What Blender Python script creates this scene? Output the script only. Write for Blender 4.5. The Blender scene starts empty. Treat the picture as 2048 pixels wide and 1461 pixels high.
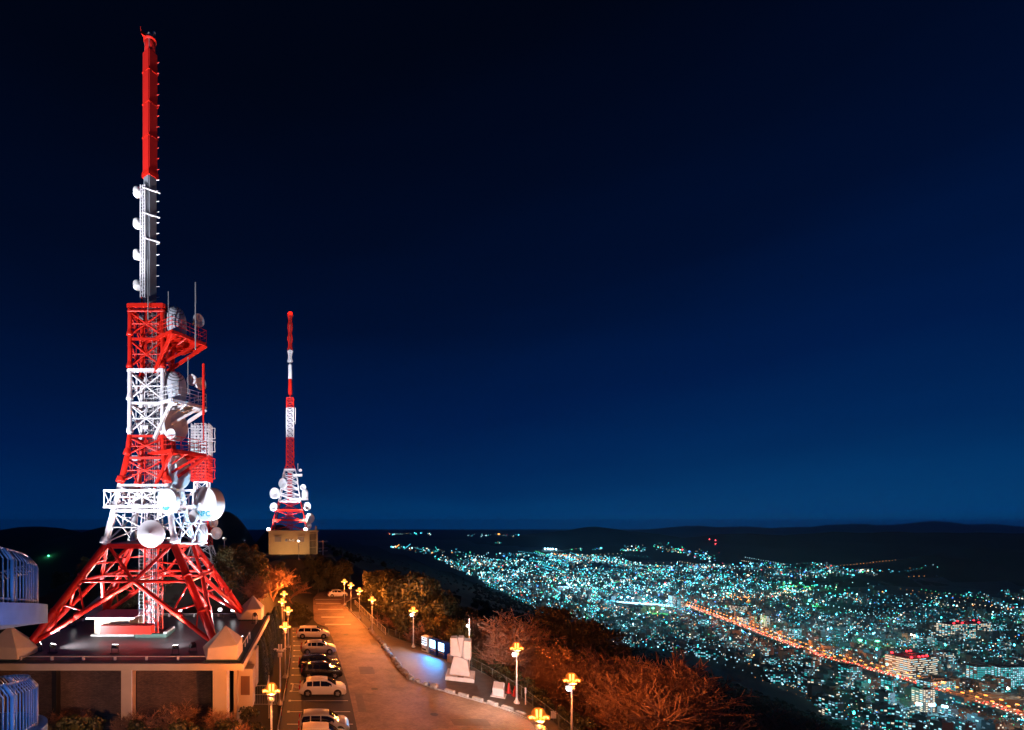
import bpy, bmesh, math, random
import numpy as np
from mathutils import Vector, Matrix, noise as mnoise
random.seed(7); RNG = np.random.default_rng(11)
R = math.radians
sc = bpy.context.scene
C = sc.collection

# ------------------------------------------------------------------ camera
CAMZ = 16.5; F = 960.0; CX = 640.0; CY = 1045.0       # focal length and principal point in photo pixels
cam = bpy.data.cameras.new('camera'); co = bpy.data.objects.new('camera', cam); C.objects.link(co)
co.location = (0, 0, CAMZ); co.rotation_euler = (R(90), 0, 0)
cam.sensor_width = 36; cam.sensor_fit = 'HORIZONTAL'; cam.lens = 36*F/2048
cam.shift_x = (1024-CX)/2048; cam.shift_y = (CY-730.5)/2048
cam.clip_start = 0.5; cam.clip_end = 120000
sc.camera = co
# ------------------------------------------------------------------ sky: clear night, last blue low over the east
w = bpy.data.worlds.new('World'); sc.world = w; w.use_nodes = True
nt = w.node_tree; nt.nodes.clear()
tc = nt.nodes.new('ShaderNodeTexCoord')
dp = nt.nodes.new('ShaderNodeVectorMath'); dp.operation = 'DOT_PRODUCT'; dp.inputs[1].default_value = (-0.08, 0, 1.0)
nt.links.new(tc.outputs['Generated'], dp.inputs[0])
cl = nt.nodes.new('ShaderNodeTexNoise'); cl.inputs['Scale'].default_value = 2.2; cl.inputs['Detail'].default_value = 4
mp = nt.nodes.new('ShaderNodeMapping'); mp.inputs['Scale'].default_value = (1, 1, 5)
nt.links.new(tc.outputs['Generated'], mp.inputs[0]); nt.links.new(mp.outputs[0], cl.inputs['Vector'])
ma = nt.nodes.new('ShaderNodeMath'); ma.operation = 'MULTIPLY_ADD'; ma.inputs[1].default_value = 0.10; 
nt.links.new(cl.outputs['Fac'], ma.inputs[0]); nt.links.new(dp.outputs['Value'], ma.inputs[2])
rp = nt.nodes.new('ShaderNodeValToRGB'); nt.links.new(ma.outputs[0], rp.inputs[0])
SKY = [(0.0, (0.0003, .043, .163)), (0.05, (0.0003, .034, .137)), (0.085, (0.0003, .0255, .112)), (0.12, (0.0002, .0195, .096)), (0.23, (0.0002, .0108, .066)), (0.41, (0.0002, .0048, .029)),
       (0.55, (0.0002, .0030, .0165)), (0.73, (0.0002, .0015, .0068)), (1.0, (0.0002, .0011, .005))]
els = rp.color_ramp.elements
els[0].position = SKY[0][0]; els[0].color = (*SKY[0][1], 1); els[1].position = SKY[-1][0]; els[1].color = (*SKY[-1][1], 1)
for p_, c_ in SKY[1:-1]:
    e = els.new(p_); e.color = (*c_, 1)
bg = nt.nodes.new('ShaderNodeBackground'); bg.inputs['Strength'].default_value = 1.0
nt.links.new(rp.outputs[0], bg.inputs[0])
wo = nt.nodes.new('ShaderNodeOutputWorld'); nt.links.new(bg.outputs[0], wo.inputs[0])
# weak blue sun lamp from the east, added so the hills show
sun = bpy.data.lights.new('night_fill', 'SUN'); sun.energy = 0.012; sun.angle = R(0.5); sun.color = (.6, .75, 1.0)
so = bpy.data.objects.new('night_fill', sun); C.objects.link(so); so.rotation_euler = (R(40), R(25), 0)
sc.view_settings.view_transform = 'Standard'; sc.view_settings.look = 'None'
sc.view_settings.exposure = 0.0; sc.view_settings.gamma = 1.0
cy = sc.cycles
cy.use_denoising = True; cy.max_bounces = 4; cy.diffuse_bounces = 2; cy.glossy_bounces = 2; cy.transmission_bounces = 2
cy.volume_bounces = 0; cy.transparent_max_bounces = 6; cy.sample_clamp_indirect = 2.0; cy.sample_clamp_direct = 0.0
cy.use_light_tree = True; cy.caustics_reflective = False; cy.caustics_refractive = False

# ------------------------------------------------------------------ helpers
V = Vector
def P(px, py, Y): return V(((px-CX)/F*Y, Y, CAMZ-(py-CY)/F*Y))      # the point seen at a photo pixel, Y metres ahead
MATS = {}
def mat(name, col, rough=.6, metal=0., var=.12, scale=2., bump=0., spec=.5):
    if name in MATS: return MATS[name]
    m = bpy.data.materials.new(name); m.use_nodes = True; n = m.node_tree; b = n.nodes['Principled BSDF']
    b.inputs['Roughness'].default_value = rough; b.inputs['Metallic'].default_value = metal
    b.inputs['Specular IOR Level'].default_value = spec
    t = n.nodes.new('ShaderNodeTexCoord'); no = n.nodes.new('ShaderNodeTexNoise')
    no.inputs['Scale'].default_value = scale; no.inputs['Detail'].default_value = 5
    n.links.new(t.outputs['Object'], no.inputs['Vector'])
    mx = n.nodes.new('ShaderNodeMix'); mx.data_type = 'RGBA'
    mx.inputs['A'].default_value = (*[c*(1-var) for c in col], 1); mx.inputs['B'].default_value = (*[min(1, c*(1+var)) for c in col], 1)
    n.links.new(no.outputs['Fac'], mx.inputs['Factor']); n.links.new(mx.outputs['Result'], b.inputs['Base Color'])
    if bump:
        bp = n.nodes.new('ShaderNodeBump'); bp.inputs['Strength'].default_value = bump; bp.inputs['Distance'].default_value = .05
        n.links.new(no.outputs['Fac'], bp.inputs['Height']); n.links.new(bp.outputs[0], b.inputs['Normal'])
    MATS[name] = m; return m
def emit(name, col, strength, lights=False):
    if name in MATS: return MATS[name]
    m = bpy.data.materials.new(name); m.use_nodes = True; n = m.node_tree; n.nodes.clear()
    e = n.nodes.new('ShaderNodeEmission'); e.inputs[0].default_value = (*col, 1); e.inputs[1].default_value = strength
    o = n.nodes.new('ShaderNodeOutputMaterial'); n.links.new(e.outputs[0], o.inputs[0])
    m.cycles.emission_sampling = 'AUTO' if lights else 'NONE'
    MATS[name] = m; return m
def bricks(name, c1, c2, mortar, scale, rough=.7, bw=.5, rh=.25, ms=.02, axes='XY', bump=.3):
    m = bpy.data.materials.new(name); m.use_nodes = True; n = m.node_tree; b = n.nodes['Principled BSDF']
    b.inputs['Roughness'].default_value = rough
    t = n.nodes.new('ShaderNodeTexCoord'); s = n.nodes.new('ShaderNodeSeparateXYZ'); c = n.nodes.new('ShaderNodeCombineXYZ')
    n.links.new(t.outputs['Object'], s.inputs[0]); n.links.new(s.outputs[axes[0]], c.inputs['X']); n.links.new(s.outputs[axes[1]], c.inputs['Y'])
    k = n.nodes.new('ShaderNodeTexBrick'); k.inputs['Scale'].default_value = scale
    for a_, v_ in (('Color1', c1), ('Color2', c2), ('Mortar', mortar)): k.inputs[a_].default_value = (*v_, 1)
    k.inputs['Mortar Size'].default_value = ms; k.inputs['Brick Width'].default_value = bw; k.inputs['Row Height'].default_value = rh
    n.links.new(c.outputs[0], k.inputs['Vector'])
    no = n.nodes.new('ShaderNodeTexNoise'); no.inputs['Scale'].default_value = .35; no.inputs['Detail'].default_value = 6
    n.links.new(t.outputs['Object'], no.inputs['Vector'])
    rm = n.nodes.new('ShaderNodeMapRange'); rm.inputs['From Min'].default_value = .3; rm.inputs['From Max'].default_value = .7
    rm.inputs['To Min'].default_value = .45; rm.inputs['To Max'].default_value = 1.3; no.inputs['Roughness'].default_value = .68
    n.links.new(no.outputs['Fac'], rm.inputs['Value'])
    mu = n.nodes.new('ShaderNodeVectorMath'); mu.operation = 'SCALE'
    n.links.new(k.outputs['Color'], mu.inputs[0]); n.links.new(rm.outputs[0], mu.inputs['Scale'])
    n.links.new(mu.outputs[0], b.inputs['Base Color'])
    bp = n.nodes.new('ShaderNodeBump'); bp.inputs['Strength'].default_value = bump; bp.inputs['Distance'].default_value = .02; bp.invert = True
    n.links.new(k.outputs['Fac'], bp.inputs['Height']); n.links.new(bp.outputs[0], b.inputs['Normal'])
    MATS[name] = m; return m

class MB:
    def __init__(s): s.v = []; s.f = []; s.m = []
    def add(s, vs, fs, mi=0):
        o = len(s.v); s.v.extend(tuple(x) for x in vs)
        for f in fs: s.f.append(tuple(i+o for i in f)); s.m.append(mi)
        return s
    def box(s, c, d, M=None, mi=0, taper=1.):
        x, y, z = d[0]/2, d[1]/2, d[2]/2
        vs = [V((a*x*(taper if k > 0 else 1), b*y*(taper if k > 0 else 1), k*z)) for k in (-1, 1) for a, b in ((-1, -1), (1, -1), (1, 1), (-1, 1))]
        if M is not None: vs = [M @ v for v in vs]
        c = V(c); return s.add([v+c for v in vs], [(3, 2, 1, 0), (4, 5, 6, 7), (0, 1, 5, 4), (1, 2, 6, 5), (2, 3, 7, 6), (3, 0, 4, 7)], mi)
    def tube(s, p, q, r, r2=None, n=8, cap=True, mi=0):
        p, q = V(p), V(q); d = q-p
        if d.length < 1e-6: return s
        r2 = r if r2 is None else r2
        a = d.orthogonal().normalized(); b = d.normalized().cross(a)
        vs = []
        for cc, rr in ((p, r), (q, r2)):
            for i in range(n):
                t = 2*math.pi*i/n; vs.append(cc+(a*math.cos(t)+b*math.sin(t))*rr)
        fs = [(i, (i+1) % n, n+(i+1) % n, n+i) for i in range(n)]
        if cap: fs += [tuple(range(n-1, -1, -1)), tuple(range(n, 2*n))]
        return s.add(vs, fs, mi)
    def path(s, pts, r, n=6, mi=0):
        for i in range(len(pts)-1): s.tube(pts[i], pts[i+1], r, n=n, mi=mi)
        return s
    def lathe(s, prof, n=24, M=None, c=(0, 0, 0), mi=0):
        vs = []; c = V(c)
        for r, z in prof:
            for i in range(n):
                t = 2*math.pi*i/n; v = V((r*math.cos(t), r*math.sin(t), z)); vs.append((M @ v if M else v)+c)
        fs = [(k*n+i, k*n+(i+1) % n, (k+1)*n+(i+1) % n, (k+1)*n+i) for k in range(len(prof)-1) for i in range(n)]
        return s.add(vs, fs, mi)
    def prism(s, poly, z0, z1, mi=0):
        n = len(poly); vs = [(x, y, z0) for x, y in poly]+[(x, y, z1) for x, y in poly]
        return s.add(vs, [tuple(range(n-1, -1, -1)), tuple(range(n, 2*n))]+[(i, (i+1) % n, n+(i+1) % n, n+i) for i in range(n)], mi)
    def mesh(s, name, mats, smooth=False):
        me = bpy.data.meshes.new(name); me.from_pydata(s.v, [], s.f)
        for m in (mats if isinstance(mats, (list, tuple)) else [mats]): me.materials.append(m)
        if any(s.m): me.polygons.foreach_set('material_index', s.m)
        if smooth: me.polygons.foreach_set('use_smooth', [True]*len(s.f))
        me.update(); return me
    def build(s, name, mats, parent=None, smooth=False):
        return link(name, s.mesh(name, mats, smooth), parent)
def hull(pts, mats, name, parent=None, bevel=0):
    bm = bmesh.new()
    for p in pts: bm.verts.new(p)
    r = bmesh.ops.convex_hull(bm, input=bm.verts)
    bmesh.ops.delete(bm, geom=[v for v in bm.verts if not v.link_faces], context='VERTS')
    bmesh.ops.dissolve_limit(bm, angle_limit=.02, verts=bm.verts, edges=bm.edges)
    if bevel: bmesh.ops.bevel(bm, geom=bm.edges[:], offset=bevel, segments=1, affect='EDGES')
    me = bpy.data.meshes.new(name); bm.to_mesh(me); bm.free(); me.materials.append(mats)
    return link(name, me, parent)
def link(name, me, parent=None):
    o = bpy.data.objects.new(name, me); C.objects.link(o)
    if parent is not None: attach(o, parent)
    return o
ORG = {}
def attach(o, parent):
    o.parent = parent
    if parent in ORG: o.location = V(o.location)-ORG[parent]             # things whose parts are given in world metres
    elif parent.parent is not None:
        o.matrix_parent_inverse = parent.matrix_basis.inverted()
        if parent.parent in ORG: o.location = V(o.location)-ORG[parent.parent]
def tag(o, label=None, cat=None, group=None, kind=None):
    if label: o['label'] = label
    if cat: o['category'] = cat
    if group: o['group'] = group
    if kind: o['kind'] = kind
    return o
def thing(name, label, cat, loc=(0, 0, 0), rz=0., group=None, world=False):
    o = bpy.data.objects.new(name, None); C.objects.link(o); o.empty_display_size = .3
    o.location = loc; o.rotation_euler = (0, 0, rz)
    if world: ORG[o] = V(loc)
    return tag(o, label, cat, group)
def copy_tree(o, parent=None):
    c = o.copy(); C.objects.link(c); c.parent = parent
    if parent is not None: c.matrix_parent_inverse = o.matrix_parent_inverse.copy()
    for ch in list(o.children): copy_tree(ch, c)
    return c
UNIT = {}
def unit(kind, m):
    k = (kind, m.name)
    if k not in UNIT:
        b = MB()
        if kind == 'tube': b.tube((0, 0, 0), (0, 0, 1), 1, n=10)
        else: b.box((0, 0, .5), (1, 1, 1))
        me = b.mesh(kind+'_'+m.name, m)
        if kind == 'tube': me.polygons.foreach_set('use_smooth', [len(f) == 4 for f in b.f])
        UNIT[k] = me
    return UNIT[k]
def bar(name, p, q, r, m, parent, kind='tube', w=None):
    """a straight member from p to q as a part of its own; r = radius, or half depth of a box section of half width w"""
    p, q = V(p), V(q); d = q-p
    o = bpy.data.objects.new(name, unit(kind, m)); C.objects.link(o)
    o.rotation_mode = 'QUATERNION'
    o.location = p; o.rotation_quaternion = d.to_track_quat('Z', 'Y' if abs(d.normalized().z) < .95 else 'X')
    if kind == 'tube': o.scale = (r, r, d.length)
    else: o.scale = (2*(w or r), 2*r, d.length)
    attach(o, parent); return o
def lamp(name, kind, loc, energy, col, parent=None, radius=.15, aim=None, cone=60, blend=.6):
    l = bpy.data.lights.new(name, kind); l.energy = energy; l.color = col
    if kind in ('POINT', 'SPOT'): l.shadow_soft_size = radius
    o = bpy.data.objects.new(name, l); C.objects.link(o); o.location = loc
    if kind == 'SPOT':
        l.spot_size = R(cone); l.spot_blend = blend
        o.rotation_euler = (V(aim)-V(loc)).to_track_quat('-Z', 'Y').to_euler()
    if parent is not None: attach(o, parent)
    return o
def lerp(a, b, t): return a+(b-a)*t
def interp(x, tab): return float(np.interp(x, [t[0] for t in tab], [t[1] for t in tab]))

# ------------------------------------------------------------------ materials
RED = mat('red_paint', (.58, .014, .006), .4, var=.34, scale=2.3, spec=.4)
WHT = mat('white_paint', (.70, .68, .72), .45, var=.2, scale=2.3)
GALV = mat('galvanised_steel', (.42, .43, .45), .45, .6, scale=4)
CREAM = mat('cream_render', (.52, .43, .32), .8, var=.16, scale=.8, bump=.1)
CONC = mat('concrete', (.46, .44, .42), .85, var=.2, scale=1.2, bump=.2)
ROOFM = mat('roof_membrane', (.075, .062, .062), .38, var=.35, scale=.7, bump=.05)
GREEN = mat('green_roof_edge', (.03, .06, .045), .6, var=.3)
ASPH = mat('asphalt', (.062, .056, .054), .7, var=.4, scale=6, bump=.25)
ASPH2 = mat('plaza_asphalt', (.095, .08, .075), .62, var=.45, scale=1.6, bump=.2)
PAINT = mat('road_paint', (.62, .6, .56), .7, var=.25, scale=5)
PAVER = bricks('block_paving', (.36, .235, .165), (.27, .17, .12), (.14, .09, .065), 4.0, .62, bw=.9, rh=.45, ms=.03, bump=.4)
BRICKW = bricks('stone_cladding', (.21, .125, .085), (.12, .07, .05), (.06, .04, .03), 3.2, .85, bw=.75, rh=.22, ms=.035, axes='XZ', bump=.8)
STONE = mat('pale_stone', (.68, .63, .62), .8, var=.22, scale=1.4, bump=.5)
ROCK = mat('kerb_rock', (.30, .25, .22), .85, var=.4, scale=3, bump=.6)
SOIL = mat('hill_soil', (.040, .035, .022), .95, var=.6, scale=.15, bump=.3)
POLE = mat('lamp_pole_paint', (.62, .56, .52), .45, .1)
BLACKM = mat('black_plastic', (.015, .015, .016), .4)
RUBBER = mat('rubber', (.012, .012, .012), .8)
GLASSD = mat('dark_glass', (.006, .007, .009), .06, spec=.8, var=.02)
CHROME = mat('alloy', (.5, .5, .5), .3, .8)
BLUELIT = mat('ramp_blue_lit', (.20, .30, .46), .9, var=.2, spec=.05); RAILP = mat('ramp_rail_paint', (.22, .30, .40), .5, var=.08)  # ramp slab: blue light put into the colour of a white slab
LEAF = mat('evergreen_leaf', (.060, .058, .018), .6, var=.7, scale=1.1)
LEAFY = mat('yellowing_leaf', (.105, .075, .014), .6, var=.6, scale=1.1)
LEAFD = mat('cypress_leaf', (.028, .038, .014), .7, var=.6, scale=2)
PINEL = mat('pine_needle', (.15, .105, .035), .7, var=.6, scale=2)
BARK = mat('bark', (.10, .075, .058), .9, var=.4, scale=6, bump=.4)
TWIG = mat('bare_twig', (.27, .135, .085), .8, var=.35, scale=1.2)
SODIUM = emit('sodium_tube', (1.0, .62, .20), 9.)
m = bpy.data.materials.new('sodium_bloom'); m.use_nodes = True; n = m.node_tree; n.nodes.clear()      # amber glow shell added round the tube, standing in for bloom
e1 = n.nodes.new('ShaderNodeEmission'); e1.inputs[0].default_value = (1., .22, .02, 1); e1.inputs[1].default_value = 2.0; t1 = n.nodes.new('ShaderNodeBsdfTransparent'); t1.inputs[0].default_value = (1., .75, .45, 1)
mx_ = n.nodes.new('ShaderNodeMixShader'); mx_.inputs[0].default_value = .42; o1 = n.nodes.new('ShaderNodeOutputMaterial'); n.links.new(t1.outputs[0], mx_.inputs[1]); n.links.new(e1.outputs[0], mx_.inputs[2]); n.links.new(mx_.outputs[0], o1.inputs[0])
m.cycles.emission_sampling = 'NONE'; BLOOM = m
HALO = m.copy(); HALO.name = 'amber_halo'; g_ = HALO.node_tree.nodes; g_['Mix Shader'].inputs[0].default_value = .24; g_['Emission'].inputs[0].default_value = (1., .20, .015, 1); g_['Emission'].inputs[1].default_value = 1.3; g_['Transparent BSDF'].inputs[0].default_value = (1., .95, .9, 1); HALO.cycles.emission_sampling = 'NONE'  # emissive shell that paints an orange halo round lit lamp heads
SODIUMC = (1.0, .25, .04)
WLED = emit('white_lens', (.93, .95, 1.0), 12.0)
# ------------------------------------------------------------------ the ground
EDGE = [(-50, 19.4), (38, 19.4), (45, 19.2), (50.4, 18.4), (54.4, 17.6), (58, 16.6), (62.5, 14.6), (65, 12.8), (69, 10.4), (83, 8.6), (97, 7.4), (103, 8.6), (104.5, 22), (120, 24), (128, 19), (200, 15), (1e5, 15)]
EX = np.array([e[0] for e in EDGE]); EV = np.array([e[1] for e in EDGE])
def sstep(t): t = np.clip(t, 0, 1); return t*t*(3-2*t)
def wav(x, y, s, k=0):
    return (np.sin(x/s+1.3*k+.7*np.sin(y/s*.83+k))+np.sin(y/s*1.17+2.1*k+.6*np.sin(x/s*.71-k)))*.5
HILLS = [  # photo column and row of the crest, distance, half width across, half depth
    (1190, 1055, 7600, 620, 1300), (1120, 1063, 7700, 520, 1300), (1050, 1071, 7800, 500, 1200), (1270, 1064, 7400, 480, 1200), (1330, 1074, 7200, 500, 1000),
    (1420, 1075, 5600, 500, 1100), (1490, 1066, 5200, 430, 1200), (1560, 1073, 5100, 400, 1300), (1640, 1071, 5000, 420, 1400), (1700, 1065, 4700, 380, 1400), (1765, 1069, 4600, 380, 1400),
    (1830, 1062, 4300, 420, 1400), (1900, 1067, 4200, 400, 1400), (1975, 1065, 4000, 450, 1300), (2060, 1068, 3800, 500, 1300), (2200, 1066, 3400, 700, 1200),
    (1990, 1096, 3000, 420, 420), (1880, 1110, 3000, 300, 300), (1690, 1146, 2650, 130, 150), (1760, 1140, 2750, 160, 170), (1250, 1112, 4300, 200, 200),
    (1550, 1082, 5300, 2600, 1500), (1900, 1080, 4300, 2600, 1500), (1150, 1080, 7600, 1500, 1200),
    (1390, 1052, 17000, 1500, 1500), (1480, 1053, 17000, 1300, 1500), (1600, 1054, 17000, 1300, 1500), (1700, 1047, 17000, 1100, 1500), (1780, 1050, 17000, 1000, 1500), (1860, 1043, 17000, 1300, 1500), (1960, 1048, 17000, 1400, 1500), (2080, 1054, 17000, 1800, 1500), (1000, 1062, 15000, 2500, 900),
    (455, 1027, 2300, 190, 420), (380, 1042, 2500, 260, 500), (560, 1049, 2300, 190, 420), (250, 1050, 3600, 700, 700), (80, 1053, 3800, 700, 700), (-120, 1052, 3800, 800, 800)]
def ground(x, y):
    x = np.asarray(x, float); y = np.asarray(y, float)
    edge = np.interp(y, EX, EV)
    crest = np.where(y > 150, np.maximum(-320, -.04*(y-150)), 0.)
    # saddle road corridor is level; knoll with the masts to the west of it
    x0 = np.interp(y, [0, 78, 100, 112, 125, 400], [-5.2, -5.2, -3.5, -2.5, 9, 9])
    kn = sstep((x0-x)/6.5)*sstep((y-55)/11)*sstep((x+52)/22)*(1-sstep((y-165)/120))
    z = crest+9.3*kn*np.interp(y, [55, 75, 110, 135, 170], [1, 1, .85, .78, .7])
    # east slope down to the valley floor
    t = np.clip((x-edge-.6)/835., 0, 40)
    drop = (320+crest)*t
    z = z-drop-np.where(t > 0, 1.2*(1-np.exp(-np.maximum(x-edge-.6, 0)/4)), 0)
    wv = np.clip((x-edge)/60, 0, 1)
    z = z+wv*(wav(x, y, 37., 1)*2.0+wav(x, y, 95., 2)*5.+wav(x, y, 260., 3)*9)*np.clip(1-t, 0, 1)
    # west slope
    d = np.clip(-46-x, 0, None); z = z-d*.42+np.clip(d/60, 0, 1)*wav(x, y, 60., 4)*4
    z = np.where((y < 4), z-np.clip(4-y, 0, 30)*.25, z)
    floor = -320.
    z = np.where(z < floor+25, floor+25*np.exp((z-floor-25)/25.), z)
    far = np.sqrt(x*x+y*y)
    for px, py, Y, wx, wy in HILLS:
        hx = (px-CX)/F*Y; top = CAMZ-(py-CY)/F*Y
        wx = wx*(.62 if px > 1300 and Y < 10000 else .8 if Y > 10000 else 1.); g = np.exp(-((x-hx)/wx)**2-((y-Y)/wy)**2)
        bump = (top+320)*g*(1+.05*wav(x, y, 170., px % 7)*np.clip(g*3, 0, 1)+.03*wav(x, y, 67., px % 5)*np.clip(g*3, 0, 1))
        z = np.maximum(z, floor+bump)
    flat = (x > -40) & (x < edge) & (y > 4) & (y < 130) & (kn < .002)
    z = np.where(flat, z-.06, z)
    return z
def spread(lo, hi, step, far, ratio):
    a = list(np.arange(lo, hi+.01, step)); s = step; x = hi
    while x < far: s *= ratio; x += s; a.append(x)
    s = step; x = lo; b = []
    while x > -far: s *= ratio; x -= s; b.append(x)
    return np.array(b[::-1]+a)
xs = spread(-60, 60, 1.5, 42000, 1.027); ys = spread(0, 200, 2., 21500, 1.025); ys = ys[ys > -400]
GX, GY = np.meshgrid(xs, ys); GZ = ground(GX, GY)
nx, ny = len(xs), len(ys)
def meshz(x, y):      # height of the built ground sheet
    i = np.clip(np.searchsorted(xs, x)-1, 0, nx-2); j = np.clip(np.searchsorted(ys, y)-1, 0, ny-2)
    u = (x-xs[i])/(xs[i+1]-xs[i]); v = (y-ys[j])/(ys[j+1]-ys[j])
    return (GZ[j, i]*(1-u)+GZ[j, i+1]*u)*(1-v)+(GZ[j+1, i]*(1-u)+GZ[j+1, i+1]*u)*v
def gz(x, y): return float(meshz(x, y))
me = bpy.data.meshes.new('ground')
vv = np.stack([GX.ravel(), GY.ravel(), GZ.ravel()], 1)
ii = np.arange(nx*ny).reshape(ny, nx)
ff = np.stack([ii[:-1, :-1].ravel(), ii[:-1, 1:].ravel(), ii[1:, 1:].ravel(), ii[1:, :-1].ravel()], 1)
me.from_pydata(vv.tolist(), [], ff.tolist()); me.materials.append(SOIL)
me.polygons.foreach_set('use_smooth', [True]*len(ff)); me.update()
tag(link('ground', me), kind='structure')

def sheet(name, poly, z, m, label=None):
    bm = bmesh.new(); vs = [bm.verts.new((x, y, z)) for x, y in poly]; f = bm.faces.new(vs)
    if f.normal.z < 0: f.normal_flip()
    bmesh.ops.triangulate(bm, faces=[f]); bm.normal_update()
    for f in bm.faces:
        if f.normal.z < 0: f.normal_flip()
    me = bpy.data.meshes.new(name); bm.to_mesh(me); bm.free(); me.materials.append(m)
    return tag(link(name, me), kind='structure')
LOTE = [(3.1, 20), (2.96, 38.4), (2.8, 49), (2.31, 57.8), (1.83, 67.4), (1.2, 75.5)]
ROADR = [(17.9, 20), (17.7, 36), (17.3, 40.2), (16.4, 42), (15.3, 43.4), (13.3, 45.4), (11.2, 47.6), (9.5, 50.1), (8.9, 52.6), (8.6, 58.3), (8.3, 64), (7.3, 74), (5.6, 88.5), (5.0, 94), (5.3, 99), (7, 104), (12, 107.5), (22, 109)]
ROADL = LOTE+[(-.4, 78), (-1.05, 81), (-1.3, 92), (-1.5, 104), (-.6, 112), (3, 117.5), (10, 119), (22, 119)]
sheet('road', ROADL+ROADR[::-1], .0, PAVER)
sheet('parking_lot', [(-3.4, 20), (-3.3, 50), (-3.6, 62), (-4.6, 75.5)]+LOTE[::-1], .004, ASPH)
plaza = [(x, y) for x, y in ROADR[:13]]+[(np.interp(y, EX, EV), y) for y in (88.5, 83, 76, 69, 65, 62.5, 58, 54.4, 50.4, 45, 38, 20)]
sheet('plaza', plaza, -.012, ASPH2)
lot = bpy.data.objects['parking_lot']
LD = [213.6, 221.2, 229, 237.7, 247.1, 256.7, 267.7, 279.5, 292.2, 305.9, 323, 338, 357, 379, 404, 432]
for i, D in enumerate(LD):
    Y = 15840/D; xl = interp(Y, [(36, -2.65), (45, -2.8), (52, -2.97), (62, -3.3), (75, -4.2)]); xr = interp(Y, [(38, 2.7), (49, 2.5), (58, 2.0), (67, 1.5), (75, .9)])
    b = MB().box(((xl+xr)/2, Y, .010), (xr-xl, .13, .004))
    if i < 14: b.box((xl, Y, .0105), (.22, .4, .0042))
    b.build('painted_line', PAINT, lot)
for k in range(4):
    b = MB(); y0 = 47.2+k*.42; b.tube((-2.7, y0, .014), (-1.9, y0+.35, .014), .05, n=4); b.build('painted_hatch', PAINT, lot)
MB().box((-2.74, 48, .010), (.13, 2.0, .004)).build('painted_line', PAINT, lot)
road = bpy.data.objects['road']
for Y, x0, x1 in ((83.5, .2, 4.2), (91, -.4, 4.4), (97.5, -.8, 4.2), (102.5, -1, 4.6), (77.5, .8, 5.0)):
    m = MB(); m.add([(x0, Y-.55, .006), (x1, Y-.35, .006), (x1, Y+.35, .006), (x0, Y+.5, .006)], [(0, 1, 2, 3)]); m.build('painted_band', PAINT, road)
IRON = mat('cast_iron', (.05, .045, .042), .5, .5)
for x, y in ((5.4, 47.5), (6.6, 60.2), (3.8, 70.5), (9.8, 41.2)): MB().tube((x, y, .002), (x, y, .012), .34, n=20).build('manhole_cover', IRON, road)
PATCH = mat('paving_patch', (.17, .125, .10), .75, var=.3, scale=2)
for x, y, a, b in ((5.2, 53.5, 1.6, 2.6), (7.4, 66, .9, 3.2), (12.4, 39.6, 3.0, 1.3), (3.7, 44.0, .7, 4.5)): MB().box((x, y, .003), (a, b, .006)).build('paving_patch', PATCH, road)
# row of rough stones along the road edge
kerb = MB(); kp = [(x, y) for x, y in ROADR]
for i in range(len(kp)-1):
    a, b = V((*kp[i], 0)), V((*kp[i+1], 0)); d = (b-a).normalized(); n = V((d.y, -d.x, 0))
    kerb.add([a+V((0, 0, .09)), b+V((0, 0, .09)), b+n*.16+V((0, 0, .09)), a+n*.16+V((0, 0, .09)), a-V((0, 0, .05)), b-V((0, 0, .05)), b+n*.16-V((0, 0, .05)), a+n*.16-V((0, 0, .05))],
             [(0, 1, 2, 3), (4, 5, 1, 0), (3, 2, 6, 7)])
kerb_o = tag(kerb.build('kerb', CONC), kind='structure')
def rock_mesh(seed, m, sub=2):
    bm = bmesh.new(); bmesh.ops.create_icosphere(bm, subdivisions=sub, radius=1)
    for v in bm.verts: v.co *= 1+.35*mnoise.noise(v.co*1.3+V((seed*3.1, seed, 0)))
    me = bpy.data.meshes.new('rock'); bm.to_mesh(me); bm.free(); me.materials.append(m)
    return me
rocks = [rock_mesh(i, ROCK) for i in range(5)]
def along(poly, step):
    out = []; acc = 0.
    for (x0, y0), (x1, y1) in zip(poly[:-1], poly[1:]):
        L = math.hypot(x1-x0, y1-y0); t = acc
        while t < L: out.append((lerp(x0, x1, t/L), lerp(y0, y1, t/L), math.atan2(y1-y0, x1-x0))); t += step
        acc = t-L
    return out
for x, y, a in along([(11.2, 47.6), (9.5, 50.1), (8.9, 52.6), (8.6, 58.3), (8.3, 64), (7.3, 74)], 1.15):
    o = link('stone', random.choice(rocks), kerb_o); s = random.uniform(.26, .4)
    o.location = (x+.15+random.uniform(-.1, .1), y, s*.55); o.scale = (s*1.1, s*1.25, s*.9); o.rotation_euler = (0, 0, random.uniform(0, 6))
for x, y, a in along([(17.5, 38), (17.3, 40.2), (16.4, 42), (15.3, 43.4), (13.3, 45.4), (11.6, 47.2)], 1.45):
    o = MB().box((0, 0, 0), (.95, .34, .26)).build('stone', CONC, kerb_o); o.location = (x+.2, y+.22, .12); o.rotation_euler = (0, 0, a)

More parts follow.
